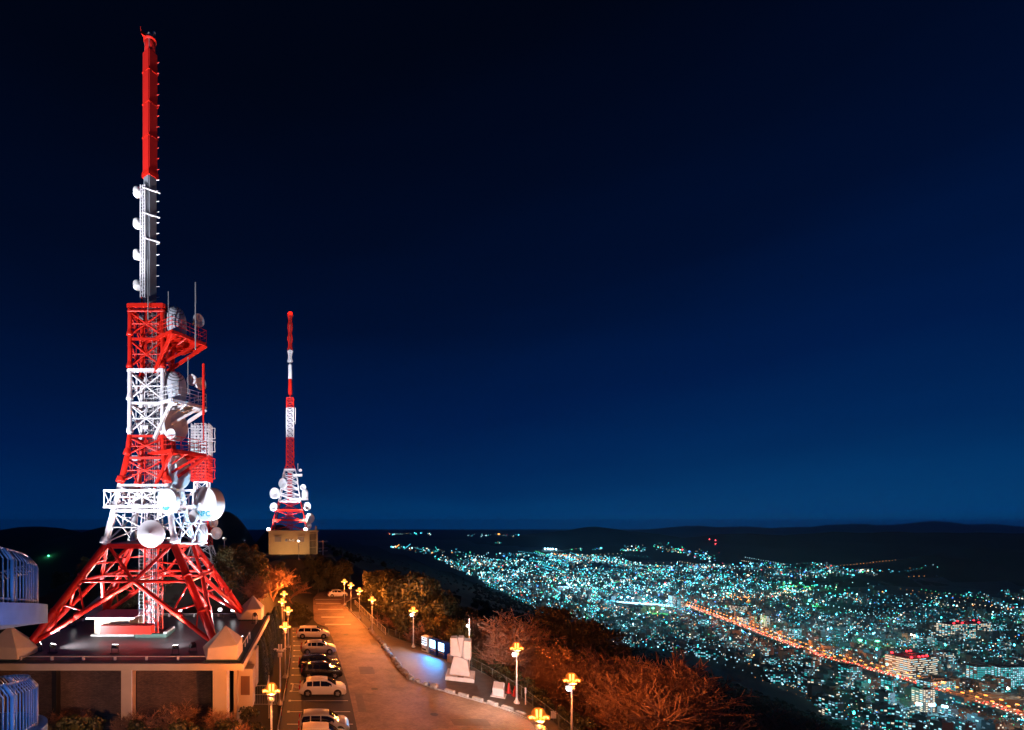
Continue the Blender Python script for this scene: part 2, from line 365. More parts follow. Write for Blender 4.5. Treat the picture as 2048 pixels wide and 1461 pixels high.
# ------------------------------------------------------------------ fence along the drop
def fence(pts, label, rail_m, h=1.15):
    t = thing('fence', label, 'fence', (*pts[0], 0), world=True)
    for i in range(len(pts)-1):
        a, b = V((*pts[i], 0)), V((*pts[i+1], 0)); L = (b-a).length; n = max(1, round(L/2.4))
        for k in range(n):
            p, q = lerp(a, b, k/n), lerp(a, b, (k+1)/n); up = V((0, 0, 1))
            bar('post', p-up*.2, p+up*h, .045, rail_m, t)
            bar('rail', p+up*(h-.04), q+up*(h-.04), .03, rail_m, t); bar('rail', p+up*.12, q+up*.12, .025, rail_m, t)
            m = MB(); nw = max(2, int((q-p).length/.16))
            for j in range(1, nw): m.tube(lerp(p, q, j/nw)+up*.12, lerp(p, q, j/nw)+up*(h-.05), .006, n=3, cap=False)
            for zz in (.4, .66, .9): m.tube(p+up*zz, q+up*zz, .005, n=3, cap=False)
            tag(m.build('mesh_wire', rail_m, t), kind='stuff')
    bar('post', V((*pts[-1], -.2)), V((*pts[-1], h)), .045, rail_m, t)
    return t
GF = mat('fence_green', (.14, .15, .13), .55, .2)
fence([(19.1, 24), (19.1, 38.4), (18.9, 45), (18.1, 50.4), (17.2, 54.4), (16.3, 57.6)], 'wire mesh fence running behind the stone monument and lamp posts', GF)
fence([(13.6, 63.0), (12.4, 65), (9.9, 69.4)], 'short dim mesh fence panel beyond the lamp by the vending machines', GF)
fence([(9.6, 70.4), (8.2, 83), (7.0, 96)], 'handrail fence climbing beside the upper road lamps', POLE, 1.0)
# ------------------------------------------------------------------ the mast building
RZ = 6.0; BX0, BX1, BY0, BY1 = -25.8, -5.7, 35.7, 54.2
bt = thing('mast_building', 'flat roofed stone clad building carrying the tall red and white mast', 'building', (-15.75, 45, 0), world=True)
MB().box(((BX0+BX1)/2, (BY0+BY1)/2, RZ-.09), (BX1-BX0-.5, BY1-BY0-.5, .1)).build('roof', ROOFM, bt)
for nm, c, d in (('fascia', ((BX0+BX1)/2, BY0+.1, RZ-.28), (BX1-BX0, .2, .5)), ('fascia', ((BX0+BX1)/2, BY1-.1, RZ-.28), (BX1-BX0, .2, .5)),
                 ('fascia', (BX1-.1, (BY0+BY1)/2, RZ-.283), (.2, BY1-BY0-.4, .5)), ('fascia', (BX0+.1, (BY0+BY1)/2, RZ-.283), (.2, BY1-BY0-.4, .5))):
    MB().box(c, d).build(nm, CREAM, bt)
MB().box((BX1-.55, (BY0+BY1)/2, RZ-.02), (.7, BY1-BY0-.42, .05)).build('roof_edge_strip', GREEN, bt)
MB().box(((BX0+BX1)/2-.5, BY0+.55, RZ-.022), (BX1-BX0-1.1, .66, .05)).build('roof_edge_strip', GREEN, bt)
MB().box(((BX0+BX1)/2-.2, (BY0+BY1)/2+.7, RZ-.75), (BX1-BX0-1.3, BY1-BY0-2.4, .5)).build('soffit', CREAM, bt)
# walls below: stone panels between cream piers
for x0, x1 in ((-25.4, -20.4), (-20.1, -15.1), (-14.2, -7.9)):
    MB().box(((x0+x1)/2, 37.35, 2.6), (x1-x0, .3, 5.4)).build('stone_panel', BRICKW, bt)
for x in (-14.65,):
    MB().box((x, 36.75, 2.6), (.78, .9, 5.8)).build('pier', CREAM, bt); MB().box((x+.42, 36.3, 2.6), (.06, .06, 5.7)).build('drainpipe', WHT, bt)
MB().box((-7.55, 36.6, 2.6), (1.0, 1.1, 5.8)).build('pier', CREAM, bt); MB().box((-7.02, 36.65, 2.6), (.06, 1.0, 5.8)).build('pier_edge', WHT, bt)
m = MB(); m.tube((-8.15, 36.3, 5.5), (-8.15, 36.3, 0), .07)
m.build('drainpipe', BLACKM, bt)
MB().box((-20.25, 36.9, 2.6), (.3, .7, 5.6)).build('pier', BLACKM, bt)
MB().box((-6.6, 45.5, 2.6), (.25, 16.2, 5.4)).build('side_wall', CREAM, bt)
MB().box((-15.6, 53.6, 2.6), (18, .25, 5.4)).build('back_wall', CREAM, bt)
MB().box((-25.3, 45.5, 2.6), (.25, 16.2, 5.4)).build('side_wall', CREAM, bt)
# projecting bay with a shuttered window on the road side
bay = MB().box((-5.95, 38.9, 3.3), (1.2, 1.3, 3.0)).build('bay', CREAM, bt)
MB().box((-5.95, 38.23, 3.5), (.72, .05, 1.5)).build('shutter', mat('shutter_brown', (.16, .085, .05), .5), bay)
MB().box((-6.0, 41.8, 4.0), (1.1, 1.4, 3.2)).build('bay', CREAM, bt)
# low pipe rail round the roof
for (x0, y0, x1, y1) in ((-25.2, 36.55, -8.4, 36.55), (-25.2, 36.6, -25.2, 53.5), (-25.0, 53.55, -8.6, 53.55)):
    a, b = V((x0, y0, RZ+.28)), V((x1, y1, RZ+.28)); bar('pipe_rail', a, b, .035, POLE, bt)
    n = max(2, int((b-a).length/2.4))
    for k in range(n+1):
        p = lerp(a, b, k/n); MB().box(p-V((0, 0, .16)), (.16, .16, .36)).build('rail_block', POLE, bt)
bar('pipe_rail', (-6.3, 39, RZ+.6), (-6.3, 43.2, RZ+.6), .03, POLE, bt)
for y in (39, 40.4, 41.8, 43.2): bar('rail_post', (-6.3, y, RZ-.05), (-6.3, y, RZ+.6), .025, POLE, bt)
for y in (49.6, 50.6):
    bar('rail_post', (-6.6, y, RZ-.05), (-6.6, y, RZ+.8), .03, POLE, bt)
bar('pipe_rail', (-6.6, 49.6, RZ+.8), (-6.6, 50.6, RZ+.8), .03, POLE, bt)
# roof plant
rm = MB().box((-19.4, 46.5, RZ+.75), (3.3, 3.4, 1.6)).build('plant_room', CREAM, bt); MB().box((-19.4, 46.4, RZ+1.62), (4.4, 4.2, .16)).build('plant_room_roof', WHT, rm)
MB().box((-19.2, 46.4, RZ+.03), (4.0, 4.1, .16)).build('plinth', CONC, bt)
MB().box((-17.6, 43.9, RZ+.75), (4.6, 1.0, .75)).build('red_duct', RED, bt)
MB().box((-15.5, 45.2, RZ+.12), (2.9, 2.6, .34)).build('plinth', GREEN, bt); MB().box((-14.2, 45.2, RZ+.36), (.3, 2.4, .2)).build('plinth_edge', CONC, bt)
# leg pedestals
LX, LY = 8.25, 7.5; TC = V((-15.75, 45, 0))
for sx in (-1, 1):
    for sy in (-1, 1):
        c = V((TC.x+sx*LX, TC.y+sy*LY, RZ-.06)); q = lambda a, b, z: c+V((sx*a, sy*b, z))
        hull([q(1.25, 1.15, 0), q(-1.1, 1.15, 0), q(-1.1, -1.15, 0), q(1.25, -1.15, 0), q(1.25, 1.15, 1.25), q(-1.0, 1.15, 1.0), q(1.25, -1.15, 1.3),
              q(-1.75, -.3, .75), q(-.35, -1.55, 1.2), q(.15, .1, 2.55), q(-1.3, -1.15, .2)], mat('pedestal_render', (.60, .50, .42), .75, var=.12, bump=.1), 'leg_pedestal', bt, .03)
        MB().box(q(.07, 0, .06), (2.55, 2.5, .2)).build('pedestal_base', GREEN, bt)

# ------------------------------------------------------------------ the tall mast
mt = thing('broadcast_mast', 'tall floodlit red and white steel mast hung with dishes and platforms', 'mast', (TC.x, TC.y, RZ), world=True)
def W(z):    # half width of the square shaft at height z
    return interp(z, [(14.4, 3.04), (19.9, 2.08), (22.6, 1.62), (24.4, 1.49), (36.2, 1.47)])
def corner(sx, sy, z, w=None): w = W(z) if w is None else w; return V((TC.x+sx*w, TC.y+sy*w, z))
COR = ((-1, -1), (1, -1), (1, 1), (-1, 1))
foot = {s: V((TC.x+s[0]*(LX-.9), TC.y+s[1]*(LY-.9), RZ+.9)) for s in COR}
ZW = 14.4; ZN = 11.5
tN = (ZW-ZN)/(ZW-(RZ+.9))
for s in COR:
    bar('leg', corner(*s, ZW), foot[s], .34, RED, mt)
    a = corner(*s, ZW); 
    for t in (.33, .7): p = lerp(a, foot[s], t); d = (foot[s]-a).normalized(); bar('flange', p-d*.12, p+d*.12, .42, RED, mt)
for i in range(4):
    s, u = COR[i], COR[(i+1) % 4]
    a, b = corner(*s, ZW), corner(*u, ZW); fa, fb = foot[s], foot[u]
    na, nb = lerp(a, fa, tN), lerp(b, fb, tN); mid = (na+nb)/2
    bar('brace', mid, fa+(0, 0, -.2) if False else fa-V((0, 0, .15)), .2, RED, mt); bar('brace', mid, fb-V((0, 0, .15)), .2, RED, mt)
    bar('brace', mid, lerp(a, b, .06), .16, RED, mt); bar('brace', mid, lerp(a, b, .94), .16, RED, mt)
    bar('girt', na, nb, .14, RED, mt); bar('girt', a, b, .2, RED, mt, 'box', .2)
    for d_, n_, f_ in ((a, na, fa), (b, nb, fb)):
        bar('strut', lerp(d_, f_, .62), lerp(mid, f_, .5), .09, RED, mt); bar('strut', lerp(d_, f_, .62), lerp(mid, f_, .78), .07, RED, mt)
        bar('strut', lerp(d_, f_, .2), lerp(mid, d_, .55), .08, RED, mt); bar('strut', n_, lerp(mid, f_, .5), .08, RED, mt)
    bar('strut', mid, V((TC.x, TC.y, ZN)), .1, RED, mt)
    # clamps on the long braces
    for f_ in (fa, fb):
        p = lerp(mid, f_, .55); d = (f_-mid).normalized(); bar('flange', p-d*.35, p+d*.35, .25, RED, mt)
MB().box((TC.x, TC.y, ZW+.16), (6.3, 6.3, .14)).build('waist_deck', RED, mt)
# shaft sections: white, red, white, red
SEC = [(14.5, 17.6, WHT, .30), (17.6, 19.9, WHT, .28), (19.9, 22.4, RED, .27), (22.4, 24.4, RED, .24), (24.4, 27.4, WHT, .21), (27.4, 30.3, WHT, .21), (30.3, 33.2, RED, .21), (33.2, 35.8, RED, .21)]
for z0, z1, m_, r_ in SEC:
    for s in COR:
        bar('column', corner(*s, z0), corner(*s, z1), r_, m_, mt)
        p = corner(*s, z0); o = MB().lathe([(r_*1.02, .75), (r_*1.55, .35), (r_*1.55, .22), (r_*1.05, .18)], 14).build('column_collar', m_, mt, True); o.location = V(o.location)+p
    for i in range(4):
        s, u = COR[i], COR[(i+1) % 4]; zm = (z0+z1)/2
        bar('girt', corner(*s, z1-.1), corner(*u, z1-.1), .11, m_, mt, 'box', .08)
        mid = (corner(*s, zm)+corner(*u, zm))/2
        for s_ in (s, u):
            bar('brace', corner(*s_, z1-.25), mid, .075, m_, mt); bar('brace', corner(*s_, z0+.25), mid, .075, m_, mt)
        bar('girt', corner(*s, zm), corner(*u, zm), .06, m_, mt)
        bar('hanger', mid, (corner(*s, z1-.1)+corner(*u, z1-.1))/2, .05, m_, mt)
# beams at the very top of the shaft
for i in range(4):
    s, u = COR[i], COR[(i+1) % 4]
    bar('top_beam', corner(*s, 36.1, 1.62), corner(*u, 36.1, 1.62), .16, RED, mt, 'box', .12); bar('top_beam', corner(*s, 30.25, 1.6), corner(*u, 30.25, 1.6), .14, WHT, mt, 'box', .12)
    bar('top_beam', corner(*s, 35.6, 1.6), corner(*u, 35.6, 1.6), .1, RED, mt)
# cable riser in the middle, ladder and pipes
def riser(z0, z1, m_, k):
    o = V((TC.x+.2, TC.y-.1, 0)); h = .62
    for a, b in ((-h, -h), (h, -h), (h, h), (-h, h)): bar('riser_post', o+V((a, b, z0)), o+V((a, b, z1)), .06, m_, mt)
    mm = MB(); n = int((z1-z0)/.55)
    for i in range(n):
        z = z0+(z1-z0)*i/n; z_ = z0+(z1-z0)*(i+1)/n; sg = 1 if i % 2 else -1
        for a, b, c, d in ((-h, -h, h, -h), (h, -h, h, h), (-h, h, -h, -h)):
            mm.tube(o+V((a, b, z)), o+V((c, d, z)), .025, n=4); 
            mm.tube(o+V((a if sg > 0 else c, b if sg > 0 else d, z)), o+V((c if sg > 0 else a, d if sg > 0 else b, z_)), .022, n=4)
    tag(mm.build('riser_lacing', m_, mt), kind='stuff')
    mm = MB()
    for i in range(9): x = -.5+i*.115; mm.tube(o+V((x, -.35+.1*math.sin(i*2.1), z0)), o+V((x, -.35+.1*math.sin(i*2.1), z1)), .028, n=5)
    tag(mm.build('feeder_cable', BLACKM if k % 2 else GALV, mt), kind='stuff')
for k, (z0, z1, m_) in enumerate([(6.3, 14.4, RED), (14.5, 19.9, WHT), (19.9, 24.4, RED), (24.4, 30.3, WHT), (30.3, 35.8, RED)]): riser(z0, z1, m_, k)
def ladder(x, y, z0, z1, m_):
    mm = MB()
    for a in (-.2, .2): mm.tube((x+a, y, z0), (x+a, y, z1), .025, n=5)
    for i in range(int((z1-z0)/.32)): mm.tube((x-.2, y, z0+i*.32), (x+.2, y, z0+i*.32), .014, n=4)
    tag(mm.build('ladder', m_, mt), kind='stuff')
ladder(TC.x-.75, TC.y-.7, 6.3, 14.4, GALV); ladder(TC.x+.9, TC.y-1.3, 14.5, 24.4, WHT); ladder(TC.x+.7, TC.y-1.42, 24.4, 36.5, GALV)
# clutter inside the open shaft: pipes and brackets
for z0, z1, m_, n_ in ((14.8, 19.6, WHT, 16), (20, 24.2, RED, 14), (24.6, 30.1, WHT, 16), (30.5, 35.6, RED, 12)):
    for k in range(n_):
        z = random.uniform(z0, z1); w_ = W(z)*.85; a = V((TC.x+random.uniform(-w_, w_), TC.y+random.uniform(-w_, w_*.4), z))
        if k % 3 == 0: bar('pipe', a, a+V((0, 0, random.uniform(.8, 1.8))), random.uniform(.04, .07), m_, mt)
        elif k % 3 == 1: bar('bracket', a, a+V((random.uniform(-1, 1), random.uniform(-.6, .6), random.uniform(-.5, .5))), .05, m_, mt)
        else:
            o = MB().box((0, 0, 0), (random.uniform(.2, .5), .25, random.uniform(.3, .6))).build('equipment_box', random.choice([GALV, m_]), mt); o.location = V(o.location)+a
# antenna mast above the shaft: four slot panels on a core
AX = TC+V((-.18, 0, 0)); 
def rot(a): return Matrix.Rotation(a, 4, 'Z')
aA = R(-35)
core = MB().box((0, 0, 0), (.72, .72, 26)).build('antenna_core', GALV, mt); core.location = V(core.location)+AX+V((0, 0, 36+13)); core.rotation_euler = (0, 0, aA)
def panel(k, z0, z1, m_, w_=.84, d_=.1, out=.45):
    M = rot(aA+k*math.pi/2); o = MB().box((0, -out, 0), (w_, d_, z1-z0)).build('antenna_panel', m_, mt)
    o.matrix_basis = Matrix.Translation(AX-ORG[mt]+V((0, 0, (z0+z1)/2))) @ M; return o
REDP = mat('red_panel', (.55, .01, .006), .55, var=.1); GREYP = mat('grey_panel', (.17, .18, .21), .5, var=.35, scale=.6)
zs = [49.1, 52.4, 55.5, 58.5, 60.4]
for a, b in zip(zs[:-1], zs[1:]):
    for k in range(4): panel(k, a+.06, b-.06, REDP)
    o = MB().box((0, 0, 0), (1.06, 1.06, .1)).build('panel_flange', RED, mt); o.matrix_basis = Matrix.Translation(AX-ORG[mt]+V((0, 0, a))) @ rot(aA)
for k in (0, 1, 2): panel(k, 37, 48.95, GREYP, .72, .08, .41)
o = MB().box((0, 0, 0), (1.06, 1.06, .5)).build('panel_flange', RED, mt); o.matrix_basis = Matrix.Translation(AX-ORG[mt]+V((0, 0, 48.95))) @ rot(aA)
bar('antenna_cap', AX+V((0, 0, 60.4)), AX+V((0, 0, 61.6)), .5, REDP, mt)
o = MB().lathe([(.5, 0), (.6, .1), (.62, .16), (.5, .2)], 18).build('cap_ring', RED, mt, True); o.location = V(o.location)+AX+V((0, 0, 61.4))
hull([AX+V(p) for p in ((-.75, -.3, 62.0), (-.5, .3, 61.8), (.55, -.2, 61.6), (.5, .3, 61.6), (-.85, -.1, 62.5), (.45, 0, 62.0))], RED, 'cap_shroud', mt)
bar('lightning_rod', AX+V((-.8, -.1, 62.2)), AX+V((-.85, -.1, 62.9)), .03, RED, mt)
o = MB().lathe([(.0, .3), (.12, .22), (.14, .1), (.1, 0)], 12).build('beacon', WHT, mt, True); o.location = V(o.location)+AX+V((.38, 0, 62.2))
for z in np.arange(37.6, 60, 1.0):      # step pegs up one edge
    p = AX+V((.5, .08, 0)); q = AX+V((.86, .0, 0)); bar('step_peg', p+V((0, 0, z)), q+V((0, 0, z)), .035, WHT if z < 49 else RED, mt)
for z in (47.3, 45.0, 42.7):
    p = AX+V((-.35, -.85, 0)); q = AX+V((.95, -.05, 0)); bar('crossbar', p+V((0, 0, z)), q+V((0, 0, z)), .07, WHT, mt)
for k, x in enumerate((-.62, -.42, -.22)):
    bar('feeder_pipe', AX+V((x, -.75, 36.4)), AX+V((x, -.75, 47.6)), .06, WHT, mt)
mm = MB()
for i in range(36): z = 36.6+i*.31; mm.tube(AX+V((-.62, -.75, z)), AX+V((-.22, -.75, z+.15)), .03, n=4)
tag(mm.build('feeder_lacing', WHT, mt), kind='stuff')
LAMPW = mat('lamp_white', (.8, .8, .8), .4)
for py in (385, 448, 510, 571):          # drum side antennas on brackets
    c = P(275, py, 44.6); o = MB().lathe([(0, -.32), (.36, -.32), (.39, -.26), (.39, .28), (.34, .34), (0, .34)], 20).build('drum_antenna', LAMPW, mt, True)
    o.location = V(o.location)+c; o.rotation_euler = (R(-14), R(-8), 0)
    bar('drum_bracket', c+V((.3, 0, -.3)), AX+V((-.4, -.6, c.z-.45)), .05, WHT, mt); bar('drum_bracket', c+V((.3, 0, .1)), AX+V((-.4, -.6, c.z-.1)), .03, WHT, mt)
# decks hung off one corner
PD = [V((-12.95, 42.0, 0)), V((-10.7, 45.2, 0)), V((-13.6, 47.6, 0)), V((-15.9, 44.4, 0))]
def deck(z, m_, sc_=1., strut=True):
    c = (PD[0]+PD[2])/2; pts = [c+(p-c)*sc_ for p in PD]
    MB().prism([(p.x, p.y) for p in pts], z-.12, z).build('deck', m_, mt)
    for i in range(4):
        a, b = pts[i]+V((0, 0, z)), pts[(i+1) % 4]+V((0, 0, z)); bar('deck_beam', a-V((0, 0, .2)), b-V((0, 0, .2)), .14, m_, mt, 'box', .07)
        if i == 2: continue
        for h in (.45, .8, 1.15): bar('rail', a+V((0, 0, h)), b+V((0, 0, h)), .028, m_, mt)
        for k in range(5): p = lerp(a, b, k/4); bar('rail_post', p, p+V((0, 0, 1.15)), .028, m_, mt)
    for k in (.25, .5, .75): bar('joist', lerp(pts[0], pts[1], k)+V((0, 0, z-.24)), lerp(pts[3], pts[2], k)+V((0, 0, z-.24)), .1, m_, mt, 'box', .05)
    if strut:
        bar('deck_strut', pts[0]+V((0, 0, z-.3)), V((-15.0, 43.45, z-3.3)), .15, m_, mt, 'box', .1)
        bar('deck_strut', pts[1]+V((0, 0, z-.3)), V((-14.2, 44.6, z-2.9)), .15, m_, mt, 'box', .1); bar('deck_strut', lerp(pts[0], pts[1], .8)+V((0, 0, z-.3)), V((-14.25, 43.6, z-2.4)), .11, m_, mt, 'box', .08)
        bar('deck_strut', lerp(pts[0], pts[1], .4)+V((0, 0, z-.3)), V((-14.2, 44, z-1.5)), .08, m_, mt)
deck(33.4, RED); deck(27.4, WHT); deck(22.95, RED, 1.0)
for s in ((-.9, 22.6), (.9, 22.6)): pass
# balcony truss round the white stage
def truss_box(x0, x1, y0, y1, z0, z1, m_, nb):
    q = [(x0, y0), (x1, y0), (x1, y1), (x0, y1)]
    for i in range(4):
        a, b = V((*q[i], 0)), V((*q[(i+1) % 4], 0))
        bar('truss_chord', a+V((0, 0, z0)), b+V((0, 0, z0)), .12, m_, mt, 'box', .1); bar('truss_chord', a+V((0, 0, z1)), b+V((0, 0, z1)), .09, m_, mt, 'box', .08)
        n = nb if i % 2 == 0 else max(3, nb-2)
        for k in range(n):
            p, r_ = lerp(a, b, k/n), lerp(a, b, (k+1)/n)
            bar('truss_post', p+V((0, 0, z0)), p+V((0, 0, z1)), .06, m_, mt); bar('truss_diagonal', p+V((0, 0, z1 if k % 2 else z0)), r_+V((0, 0, z0 if k % 2 else z1)), .05, m_, mt)
truss_box(-18.7, -11.0, 41.6, 48.2, 17.85, 19.25, WHT, 7)
# outrigger frame reaching towards the smaller mast
for z in (14.6, 16.4): bar('outrigger', (-12.6, 43, z), (-10.4, 44.2, z), .08, WHT, mt)
for a, b in (((-12.5, 42.6, 14.6), (-11.9, 42.9, 17.8)), ((-10.5, 44.2, 17.8), (-11.6, 43.4, 14.6)), ((-12.4, 43, 17.6), (-10.6, 44.2, 15.2)), ((-10.6, 44.2, 17.8), (-12.4, 43, 15.2))): bar('outrigger', a, b, .08, WHT, mt)
DISH = mat('dish_white', (.62, .63, .68), .5, var=.05); 
def dish(root, c, r, n, depth=.35, drum=0., cone=.35, m_=DISH, back=True, name='dish'):
    """round antenna at c whose mouth looks along n: rim, conical face, drum behind it and a mounting stub"""
    n = V(n).normalized(); q = n.to_track_quat('Z', 'Y').to_matrix().to_4x4()
    prof = [(r*.9, -drum-depth*.2), (r, -drum), (r*1.0, -.02), (r*1.03, 0), (r*1.03, .05), (r*.98, .06)]
    if drum == 0: prof = [(r*.15, -depth), (r*.6, -depth*.62), (r*.95, -.1)]+prof[2:]
    o = MB().lathe(prof+[(r*.5, .06-cone*.5), (.02, .06-cone)], 32, q).build(name, m_, root, True); o.location = V(o.location)+V(c)
    b = c-n*(max(drum, depth)*.8); bar('dish_mount', b, b-n*(.7)-V((0, 0, .1)), .09, WHT, root)
    return o
FL = -.5
d1 = dish(mt, P(302, 1068, 40.3), 1.14, (-.02, -1, .05), .4, .25, -.22)
d2 = dish(mt, P(334, 1003, 40.9), 1.06, (-.46, -.89, .02), .5, .45, -.42)
d3 = dish(mt, P(408, 1008, 43.0), 1.5, (-.5, -.86, .0), .6, 1.1, -.6)
d4 = dish(mt, P(403, 1067, 46.0), 1.18, (-.75, -.66, .0), .5, .0, -.3)
dish(mt, P(386, 1034, 42.8), .56, (-.62, -.78, .05), .3, .2, .35); dish(mt, P(352, 852, 44.0), 1.4, (.86, -.5, 0), .5, .35, .35)
dish(mt, P(358, 945, 44.5), 1.55, (.9, -.42, 0), .5, .5, .4, name='dish'); dish(mt, P(398, 641, 45.5), .6, (.8, -.6, 0), .3, .2, .25)
dish(mt, P(402, 768, 45.5), .58, (.75, -.65, 0), .3, .2, .25); dish(mt, P(383, 760, 45), .5, (-.3, -.9, 0), .3, .2, .25)
dish(mt, P(342, 868, 42.6), .45, (-.2, -1, 0), .25, .15, .2); dish(mt, P(278, 1000, 43.5), .5, (-.3, -1, 0), .3, .2, .25)
def lettering(txt, c, n, size, col, parent, shear=.3):
    cu = bpy.data.curves.new('lettering', 'FONT'); cu.body = txt; cu.size = size; cu.shear = shear; cu.extrude = .012; cu.offset = size*.025
    cu.align_x = 'CENTER'; cu.materials.append(col)
    o = bpy.data.objects.new('lettering', cu); C.objects.link(o); bpy.context.view_layer.update()
    me = bpy.data.meshes.new_from_object(o.evaluated_get(bpy.context.evaluated_depsgraph_get())); bpy.data.objects.remove(o); me.materials.clear(); me.materials.append(col)
    o = bpy.data.objects.new('lettering', me); C.objects.link(o)
    n = V(n).normalized(); x = V((0, 0, 1)).cross(n).normalized(); y = n.cross(x)
    M = Matrix((x, y, n)).transposed().to_4x4(); o.matrix_basis = Matrix.Translation(c) @ M
    attach(o, parent); return o
TEALT = mat('teal_lettering', (.005, .25, .32), .5); BLUT = mat('blue_lettering', (.02, .15, .5), .5)
n2 = V((-.46, -.89, .02)).normalized(); lettering('NIB', P(334, 1003, 40.9)+n2*.40+V((.22, 0, -.80)), (n2+V((0, 0, -.4))), .5, TEALT, mt)
n3 = V((-.5, -.86, .0)).normalized(); lettering('NBC', P(408, 1008, 43.0)+n3*.5+V((.35, 0, -1.12)), (n3+V((0, 0, -.4))), .7, TEALT, mt)
# hooded horn antennas on the decks
m = bpy.data.materials.new('horn_cover'); m.use_nodes = True; n_ = m.node_tree; b_ = n_.nodes['Principled BSDF']; b_.inputs['Roughness'].default_value = .45
t_ = n_.nodes.new('ShaderNodeTexCoord'); wv = n_.nodes.new('ShaderNodeVectorMath'); wv.operation = 'DISTANCE'; wv.inputs[1].default_value = (.3, -.9, 2.95)
n_.links.new(t_.outputs['Object'], wv.inputs[0])
cr = n_.nodes.new('ShaderNodeValToRGB'); cr.color_ramp.interpolation = 'CONSTANT'; cr.color_ramp.elements[0].color = cr.color_ramp.elements[1].color = (.50, .53, .60, 1); cr.color_ramp.elements[1].position = .99
for p0 in (.25, .38, .52):
    e = cr.color_ramp.elements.new(p0); e.color = (.02, .025, .04, 1); e = cr.color_ramp.elements.new(p0+.035); e.color = (.50, .53, .60, 1)
wm = n_.nodes.new('ShaderNodeMath'); wm.operation = 'MULTIPLY'; wm.inputs[1].default_value = .5; n_.links.new(wv.outputs['Value'], wm.inputs[0]); n_.links.new(wm.outputs[0], cr.inputs[0]); n_.links.new(cr.outputs[0], b_.inputs['Base Color'])
for py, z in ((625, 33.5), (765, 27.5)):
    c = P(350, py, 44.6); c.z = z
    o = MB().lathe([(.92, 0), (1.0, .3), (1.06, 1.3), (1.0, 2.0), (.8, 2.55), (.45, 2.9), (0, 3.0)], 28).build('horn_antenna', m, mt, True); o.location = V(o.location)+c
    bar('horn_base', c-V((0, 0, .05)), c+V((0, 0, .3)), .75, GALV, mt)
for px, y0, y1, r_ in ((391, 565, 700, .06), (337, 583, 660, .05), (376, 715, 790, .04), (407, 728, 830, .12), (407, 830, 880, .05), (296, 520, 640, .05)):
    Y = 43; a, b = P(px, y0, Y), P(px, y1, Y); bar('whip_antenna', a, b, r_, GALV if px != 407 else RED, mt)

# floodlights standing on the roof
FLW = (.90, .92, 1.0)
def floodlight(label, loc, aim, energy, cone, lit_to_camera=False, h=.55, col=FLW):
    t = thing('floodlight', label, 'floodlight', loc, group='floodlights on the mast building roof')
    d = (V(aim)-V(loc)-V((0, 0, h))).normalized(); q = d.to_track_quat('Z', 'Y').to_matrix().to_4x4(); c = V((0, 0, h))
    hd = MB().box(c, (.42, .34, .3), q).build('housing', BLACKM, t); 
    MB().box(c+d*.165, (.36, .28, .02), q).build('lens', WLED if energy else GLASSD, t)
    m = MB(); m.tube((-.26, 0, .05), (-.26, 0, h), .025, n=6); m.tube((.26, 0, .05), (.26, 0, h), .025, n=6); m.build('yoke', BLACKM, t)
    MB().box((0, 0, .03), (.7, .3, .06)).build('foot', BLACKM, t)
    if energy: lamp('beam', 'SPOT', c+d*.3, energy, col, t, .12, c+d*10, cone)
    return t
TOPA = V((TC.x, TC.y, 44)); MIDA = V((TC.x, TC.y, 26)); LOWA = V((TC.x, TC.y, 11))
KW = 1000.
floodlight('black floodlight at the front roof edge below the cream plant room', (-21.5, 38.6, RZ), V((TC.x, TC.y, 30)), 12*KW, 70)
floodlight('black floodlight at the front roof edge in the middle of the roof', (-16.4, 38.4, RZ), V((TC.x, TC.y, 33)), 12*KW, 60)
floodlight('black floodlight at the front roof edge next to a lit one', (-11.5, 38.2, RZ), V((TC.x, TC.y, 31)), 12*KW, 60)
floodlight('small lit floodlight at the front roof edge near the monument road corner', (-10.3, 38.9, RZ), LOWA, 7*KW, 110)
floodlight('small lit floodlight at the front roof edge near the curved ramp', (-23.0, 39.2, RZ), LOWA, 8*KW, 110)
floodlight('lit floodlight on the far west roof edge beside the sloping pipe rail', (-25.0, 48.5, RZ), V((TC.x, TC.y, 24)), 16*KW, 70)
floodlight('dazzling floodlight by the far pedestal aimed up the mast, the brighter of two', (-11.0, 53.0, RZ), V((TC.x+3, TC.y-8, 17)), 9*KW, 70, h=.8)
floodlight('dazzling smaller floodlight by the far pedestal, close to the cream block', (-9.6, 53.1, RZ), V((TC.x+5, TC.y-8, 18)), 9*KW, 70, h=.7)
floodlight('lit floodlight at the far roof edge behind the cable riser', (-15.4, 53.0, RZ), V((TC.x, TC.y-8, 22)), 6*KW, 75, h=.7)
floodlight('black floodlight on the road side of the roof beside the near pedestal', (-6.7, 41.0, RZ), V((TC.x+3, TC.y-2, 21)), 30*KW, 75, col=(.40, .75, 1.))
floodlight('unlit black floodlight on the road side of the roof beside the far pedestal', (-6.75, 49.9, RZ), V((TC.x, TC.y, 30)), 0, 60, h=.9)
